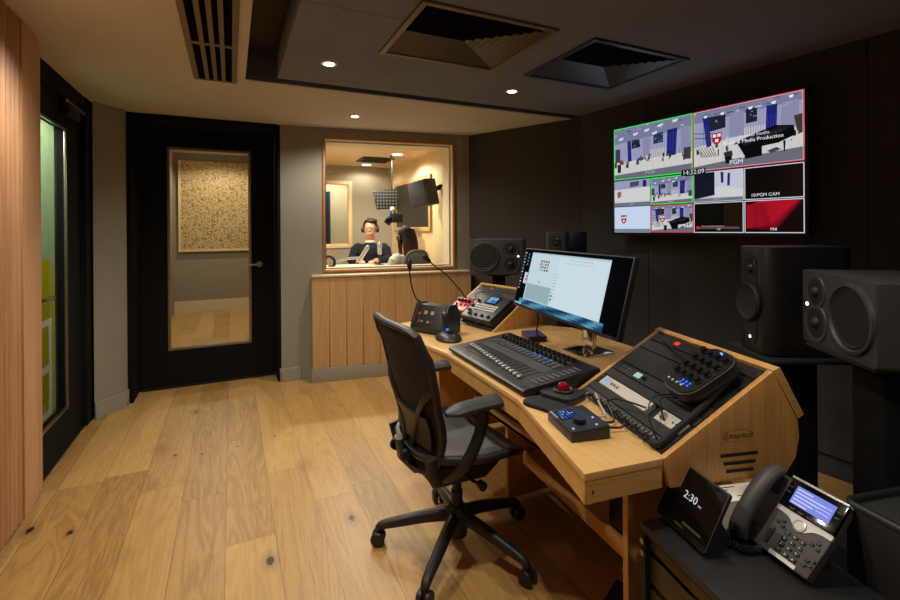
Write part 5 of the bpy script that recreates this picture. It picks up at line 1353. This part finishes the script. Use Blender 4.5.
def remesh(mb, name, mat, parent, vox=.007, smooth=4):
    o = mb.build(name, mat, parent)
    md = o.modifiers.new('r', 'REMESH'); md.mode = 'VOXEL'; md.voxel_size = vox; md.use_smooth_shade = True
    s = o.modifiers.new('s', 'SMOOTH'); s.iterations = smooth; s.factor = .5
    dg = bpy.context.evaluated_depsgraph_get(); dg.update()
    me = bpy.data.meshes.new_from_object(o.evaluated_get(dg)); o.modifiers.clear(); o.data = me
    for p in me.polygons: p.use_smooth = True
    me.materials.clear(); me.materials.append(mat)
    return o
def limb(m, pts, rs): m.tube(bez(pts, 6), [rs[0]+(rs[-1]-rs[0])*i/(6*(len(pts)-1)) if len(rs) == 2 else rs[min(len(rs)-1, int(i/6+.5))] for i in range(6*(len(pts)-1)+1)], 12)
def hand(m, T):     # palm along +x, thumb on +y side, relaxed curl
    o = m.T; m.T = o @ T
    m.sphere((.042, 0, 0), .05, 14, (1, .78, .34))
    for k, (y, L) in enumerate(((.030, .070), (.010, .080), (-.010, .074), (-.029, .058))):
        m.tube([(.06, y*.8, 0), (.088, y, .003), (.088+L*.5, y*1.1, -.004), (.088+L*.85, y*1.12, -.022)], [.0105, .0098, .0088, .007], 8)
    m.tube([(.012, .025, -.004), (.04, .052, -.006), (.075, .062, -.014)], [.013, .011, .008], 8); m.T = o
def person(label, T, kind):
    """seated figure, local frame: origin on the floor under the hips, facing +x, seat height .5"""
    p = thing('person', label, 'person', T)
    hip, sh = .52, .98
    m = MB()
    def torso(m, g):
        m.tube(bez([(0, 0, hip-.04), (.0, 0, hip+.08), (.015, 0, hip+.22), (.02, 0, hip+.36), (.01, 0, sh-.02), (.005, 0, sh+.03)], 5), [( a+g, b+g) for a, b in ([(.115, .165)]*5+[(.11, .15)]*5+[(.105, .145)]*5+[(.115, .17)]*5+[(.10, .175)]*4+[(.07, .10), (.05, .06)])], 18, flat=(1, 0, 0))
    wz = .775
    arms = {}
    for s in (-1, 1):
        arms[s] = [(.0, s*.185, sh-.03), (.04, s*.225, sh-.16), (.10, s*.235, .80), (.22, s*.17, wz+.022), (.34, s*.09, wz+.028)]
    torso(m, 0)
    m.tube([(0, 0, sh), (.012, 0, sh+.07), (.03, 0, sh+.13)], [.062, .056, .056], 14)
    hc = (.045, 0, sh+.225)
    m.sphere(hc, .1, 24, (.96, .76, 1.16)); m.sphere((.075, 0, sh+.165), .07, 18, (.85, .8, .85))
    m.sphere((.148, 0, sh+.205), .016, 10, (1.0, .8, 1.3)); m.sphere((.138, 0, sh+.158), .016, 10, (.6, 1.6, .5))
    for s in (-1, 1): m.sphere((.035, s*.078, sh+.21), .022, 10, (.7, .4, 1.3)); m.sphere((.128, s*.033, sh+.243), .014, 8, (.6, 1.3, .5))
    for s in (-1, 1):
        m.tube(bez(arms[s], 5), [.056-.024*i/20 for i in range(21)], 12)
        hand(m, T3(.335, s*.092, wz+.026, rz=-s*R(18)) @ Matrix.Scale(s*1, 4, (0, -1, 0)))
        m.tube(bez([(.0, s*.09, hip-.01), (.22, s*.11, hip+.01), (.43, s*.11, hip)], 5), [.085-.025*i/10 for i in range(11)], 12)
        m.tube(bez([(.43, s*.11, hip), (.45, s*.11, .28), (.42, s*.11, .07)], 5), [.058-.022*i/10 for i in range(11)], 12)
        m.tube([(.38, s*.11, .045), (.48, s*.11, .04), (.60, s*.11, .03)], [.04, .042, .03], 10)
    remesh(m, 'body', M['skin'], p)
    # clothing
    m = MB(); torso(m, .014)
    for s in (-1, 1): m.tube(bez(arms[s][:4]+[tuple(a+(b-a)*.7 for a, b in zip(arms[s][3], arms[s][4]))], 5), [.072-.024*i/20 for i in range(21)], 12); m.sphere((.0, s*.165, sh-.035), .075, 14)
    remesh(m, 'jumper', M['navy_cloth'] if kind == 'a' else M['white_cloth'], p, .009, 6)
    m = MB()
    for s in (-1, 1):
        m.tube(bez([(-.02, s*.085, hip-.01), (.22, s*.11, hip+.01), (.44, s*.11, hip)], 5), [.105-.03*i/10 for i in range(11)], 12)
        m.tube(bez([(.435, s*.11, hip+.02), (.455, s*.11, .28), (.42, s*.11, .10)], 5), [.075-.016*i/10 for i in range(11)], 12)
    remesh(m, 'trousers', M['jeans'], p, .010, 5)
    m = MB()
    for s in (-1, 1): m.tube([(.355, s*.11, .05), (.42, s*.11, .055), (.5, s*.11, .048), (.62, s*.11, .034)], [.045, .052, .05, .036], 12)
    m.build('shoes', M['black_plastic'], p)
    for s in (-1, 1):
        e = MB(); e.sphere((.1295, s*.034, sh+.236), .0125, 10); e.build('eye', M['mark_white'], p)
    m = MB()
    for s in (-1, 1): m.sphere((.1405, s*.034, sh+.236), .0045, 8)
    m.build('pupil', M['black_matte'], p)
    m = MB(); m.sphere((.1415, 0, sh+.158), .012, 10, (.35, 1.7, .5)); m.build('lips', pm('lips_'+kind, rgb(170, 96, 84), .5), p)
    if kind == 'a':
        m = MB(); m.sphere((.025, 0, sh+.252), .106, 24, (.98, .82, 1.02)); m.sphere((.055, .02, sh+.325), .07, 16, (1.25, 1.1, .5)); 
        hair = m
        b = hair.build('hair', M['hair_dark'], p)
        # trim hair off the face
        bm = bmesh.new(); bm.from_mesh(b.data)
        g = [v for v in bm.verts if v.co.x > .075 and v.co.z < sh+.285 or v.co.z < sh+.19]
        bmesh.ops.delete(bm, geom=g, context='VERTS'); bm.to_mesh(b.data); bm.free()
        m = MB()
        for s in (-1, 1): m.tube([(.150+.0*math.cos(a), s*.036+.026*math.cos(a), sh+.236+.020*math.sin(a)) for a in [2*pi*i/16 for i in range(16)]], .0022, 6, closed=True); m.tube([(.150, s*.062, sh+.238), (.10, s*.076, sh+.24), (.04, s*.082, sh+.235)], .002, 6)
        m.tube([(.150, -.011, sh+.24), (.153, 0, sh+.243), (.150, .011, sh+.24)], .002, 6); m.build('spectacles', M['dark_metal'], p)
        m = MB(); m.tube([(.02+.062*math.cos(a)+.01, .068*math.sin(a), sh+.045+.014*math.cos(a)) for a in [2*pi*i/20 for i in range(20)]], [(.016, .010)]*20, 8, closed=True, flat=(0, 0, 1)); m.build('collar', M['white_cloth'], p)
    else:
        m = MB(); m.sphere((.02, 0, sh+.245), .112, 24, (1.0, .86, 1.08))
        m.tube(bez([(-.01, 0, sh+.30), (-.06, 0, sh+.18), (-.075, 0, sh+.0), (-.10, 0, sh-.13), (-.12, 0, sh-.22)], 6), [(.075, .098)]*7+[(.062, .112)]*6+[(.05, .115)]*6+[(.045, .10), (.04, .085), (.034, .07), (.028, .055), (.02, .04), (.012, .02)], 20, flat=(1, 0, 0))
        for s in (-1, 1): m.tube(bez([(.03, s*.078, sh+.27), (.02, s*.096, sh+.14), (.0, s*.10, sh+.02), (-.02, s*.105, sh-.10)], 6), [.03-.012*i/18 for i in range(19)], 10)
        b = m.build('hair', M['hair_brown'], p)
        bm = bmesh.new(); bm.from_mesh(b.data)
        g = [v for v in bm.verts if v.co.x > .085 and v.co.z < sh+.30]
        bmesh.ops.delete(bm, geom=g, context='VERTS'); bm.to_mesh(b.data); bm.free()
    return p
def headphones(label, T):
    sh = .98
    h = thing('headphones', label, 'headphones', T)
    m = MB(); m.tube([(.025, .098*math.cos(a), sh+.23+.135*math.sin(a)) for a in [pi*i/20 for i in range(21)]], [(.012, .005)]*21, 8, flat=(1, 0, 0)); m.build('headband', M['black_plastic'], h)
    for s in (-1, 1): m = MB(); m.lathe([(0, 0), (.038, 0), (.042, .008), (.04, .026), (.03, .034), (0, .034)], (.032, s*.082, sh+.215), (0, s, 0), n=22); m.build('ear_cup', M['black_plastic'], h)
MANT = T3(1.665, 5.98, BF, rz=R(-112)); WOMT = T3(1.77, 4.87, BF, rz=R(112)) @ Matrix.Scale(.917, 4)
person('person in dark navy jumper, glasses and headphones facing the booth window behind the table', MANT, 'a')
person('person with long brown hair and cream cardigan, back turned to the booth window', WOMT, 'b')
headphones('black headphones worn by the person in the navy jumper', MANT)
headphones('black headphones worn by the person with long brown hair', WOMT)
def booth_chair(T, label, back_top):
    c = thing('booth_chair', label, 'chair', T)
    m = MB(); m.prism(rrect(.44, .44, .06, 5, .06, 0), .40, .438); m.build('seat', M['black_plastic'], c, bevel=.008)
    ol = [(-.20-.03*abs(math.sin(a)), .20*math.copysign(abs(math.cos(a))**.6, math.cos(a)), .66+(back_top-.66)*math.copysign(abs(math.sin(a))**.6, math.sin(a))) for a in [2*pi*i/36 for i in range(36)]]
    m = MB(); m.tube(ol, .012, 8, closed=True); m.build('backrest_frame', M['btn_grey'], c)
    m = MB(); cx_ = -.205
    m.add([(-.20, 0, .66)]+ol, [(0, 1+i, 1+(i+1) % 36) for i in range(36)]); m.build('backrest_mesh', M['mesh_grey'], c, solid=.006)
    m = MB(); m.tube([(-.02, 0, .42), (-.20, 0, .44), (-.225, 0, .56)], .018, 8); m.build('back_support', M['dark_metal'], c)
    m = MB(); m.cyl((.05, 0, .06), (.05, 0, .40), .025); m.build('gas_column', M['dark_metal'], c)
    for k in range(5):
        a = 2*pi*k/5; m = MB(); m.tube([(.05, 0, .075), (.05+.28*math.cos(a), .28*math.sin(a), .03)], [.022, .014], 8); m.sphere((.05+.28*math.cos(a), .28*math.sin(a), .025), .025, 10); m.build('leg', M['dark_metal'], c)
booth_chair(T3(1.755, 4.89, BF, rz=R(106)) @ Matrix.Diagonal((1, .88, 1, 1)), 'dark mesh chair under the person with long brown hair', .965-.0)
booth_chair(MANT @ T3(-.02, 0, 0), 'dark chair under the person in the navy jumper', .90)

# booth microphones
t = thing('boom_microphone', 'silver studio microphone on a jointed boom arm over the booth table', 'microphone', (1.02, 5.30, TZ))
m = MB(); m.cyl((0, 0, 0), (0, 0, .03), .035); m.build('clamp', M['dark_metal'], t)
m = MB()
for dz in (.0, .018): m.tube([(0, 0, .05+dz), (.17, -.04, .09+dz), (.31, -.09, .10+dz)], .006, 8)
m.build('boom_arm', M['steel'], t)
m = MB(); m.cyl((.30, -.07, .07), (.385, -.12, .225), .024, .024); m.sphere((.387, -.121, .228), .024, 12); m.build('capsule_body', M['silver'], t)
t = thing('table_microphone', 'silver condenser microphone upright on the booth table before the navy jumper', 'microphone', (1.585, 5.30, TZ))
m = MB(); m.lathe([(0, 0), (.055, 0), (.055, .012), (.012, .02), (.010, .14), (0, .14)], n=20); m.build('stand', M['black_plastic'], t)
m = MB(); m.lathe([(0, .13), (.022, .13), (.026, .15), (.026, .20), (.029, .205), (.029, .26), (.018, .285), (0, .288)], n=20); m.build('capsule_body', M['silver'], t)
t = thing('shock_mount', 'black round headphone ring standing on the booth table near the window edge', 'headphones', (.95, 5.06, TZ))
m = MB(); m.tube([(.055*math.cos(a), -.025*math.cos(a), .075+.068*math.sin(a)) for a in [2*pi*i/28 for i in range(28)]], .016, 10, closed=True); m.build('ring', M['black_plastic'], t)
m = MB(); m.lathe([(0, 0), (.05, 0), (.05, .008), (.01, .014), (0, .014)], n=20); m.build('foot', M['dark_metal'], t)
m = MB(); 
t = thing('script_sheets', 'white sheets lying on the booth table before the navy jumper', 'papers', T3(1.42, 5.50, TZ, rz=.3))
MB().box((-.15, -.1, 0), (.15, .1, .004)).build('sheets', M['paper'], t)

# booth wall speaker on bracket
bt = spk_frame(1.86, 4.76, 1.60, -.80, -.30)
bc = bt @ Vector((0, .1, .145))
bt = Matrix.Translation(bc) @ Matrix.Rotation(R(-10), 4, f_) @ Matrix.Translation(-bc) @ bt @ Matrix.Diagonal((1.12, 1, 1.0, 1))
t = thing('wall_speaker', 'dark grey loudspeaker tilted on a wall bracket inside the booth', 'loudspeaker', bt)
m = MB(); m.prism([(-.13, 0), (.13, 0), (.10, .2), (-.10, .2)], 0, .29); m.build('cabinet', M['spk_dark'], t, bevel=.012)
m = MB(); m.box((-.115, -.006, .015), (.115, .002, .275)); m.build('grille', M['black_matte'], t, bevel=.003)
m = MB(); m.tube([(.0, .19, .15), (.05, .26, .17), (.08, .30, .18)], .016, 8); m.build('bracket_arm', M['black_matte'], t)
t = thing('wall_bracket', 'black bracket plate holding the tilted booth loudspeaker', 'bracket', (2.15, 4.62, 1.80))
MB().box((-.03, -.06, -.07), (0, .06, .07)).build('plate', M['black_matte'], t, bevel=.004)
m = MB(); m.tube([(-.02, 0, .02), (-.07, .03, .02), (-.10, .05, .0)], .018, 8); m.build('arm', M['black_matte'], t)
# dark panel with glass reflections painted as dots, and camera head on a ceiling pole
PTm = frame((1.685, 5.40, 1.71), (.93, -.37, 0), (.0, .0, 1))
t = thing('dark_panel', 'black panel in the booth with window reflections painted as pale dots', 'light panel', PTm)
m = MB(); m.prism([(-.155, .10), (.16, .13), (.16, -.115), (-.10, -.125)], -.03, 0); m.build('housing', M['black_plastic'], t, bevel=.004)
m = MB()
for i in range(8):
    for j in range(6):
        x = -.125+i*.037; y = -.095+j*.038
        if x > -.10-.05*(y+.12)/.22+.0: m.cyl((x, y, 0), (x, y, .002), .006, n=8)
m.build('reflection_dots', M['lightgrey'], t)
m = MB(); m.cyl((.08, .12, -.02), (.08, bz1-1.71, -.02), .012); m.build('drop_pole', M['black_matte'], t)
t = thing('camera_head', 'black camera head with blue bracket hanging under the dotted panel', 'camera', (1.76, 5.36, 1.46))
m = MB(); m.cbox((.05, -.02, .02), (.13, .12, .11)); m.build('body', M['black_matte'], t, bevel=.01)
m = MB(); m.cyl((-.02, -.02, .02), (-.075, -.01, -.05), .045, .04); m.build('lens', M['black_gloss'], t)
m = MB(); m.tube([(-.03, -.04, .12), (-.04, -.04, .04), (-.075, -.03, -.045)], .016, 8); m.build('bracket', pm('blue_bracket', rgb(60, 90, 150), .5), t)
m = MB(); m.sphere((-.01, -.05, .125), .032, 12); m.build('adjust_knob', M['cream'], t)
m = MB(); m.cyl((.03, 0, .07), (.03, .0, .16), .014); m.build('mount', M['black_matte'], t)

# ------------------------------------------------------------------ lamps and daylight
WARM = (1, .915, .775)
downlight(.513, 2.69, 2.30, 'round downlight beside the tan diffuser over the chair', 60, 125, col=WARM)
downlight(1.766, 2.715, 2.30, 'round downlight between the booth window and the dark diffuser', 14, 110, col=WARM)
downlight(.926, 3.775, CZ, 'round downlight in the pale ceiling strip before the booth window', 46, 155, col=WARM)
downlight(-.46, 2.04, CZ, 'round downlight in the pale ceiling strip near the fluted lining', 48, 155, col=WARM)
downlight(.513, 1.05, 2.30, 'round downlight over the near end of the room', 50, 125, col=WARM)
downlight(1.45, 1.05, 2.30, 'round downlight over the phone cabinet', 16, 100, col=WARM)
downlight(1.0, -.35, 2.30, 'round downlight added out of view to brighten the phone end', 30, 115, col=WARM)  # added fill out of view, brightens the desk cheek and phone
downlight(.30, -.9, 2.30, 'round downlight behind the camera position', 9, 150, col=WARM)
# far room, corridor, space beyond the booth
for (x, y) in ((-.15, 6.0), (-.15, 7.8)): spot(x, y, 2.58, 50, 160, .4, (1, .90, .70))
spot(-1.45, 3.3, 2.2, 60, 160, .4, (1, .95, .78))
spot(1.45, 7.3, 2.36, 45, 160, .4, (1, .93, .8))

wd = bpy.data.worlds.new('world'); scene.world = wd; wd.use_nodes = True
bg = wd.node_tree.nodes['Background']; bg.inputs[0].default_value = (.9, .88, 1, 1); bg.inputs[1].default_value = .02

vs = scene.view_settings; vs.view_transform = 'Standard'; vs.look = 'None'; vs.exposure = 0.0; vs.gamma = 1; vs.use_curve_mapping = False
scene.cycles.max_bounces = 8; scene.cycles.transparent_max_bounces = 16; scene.cycles.use_denoising = True
scene.cycles.sample_clamp_indirect = 4
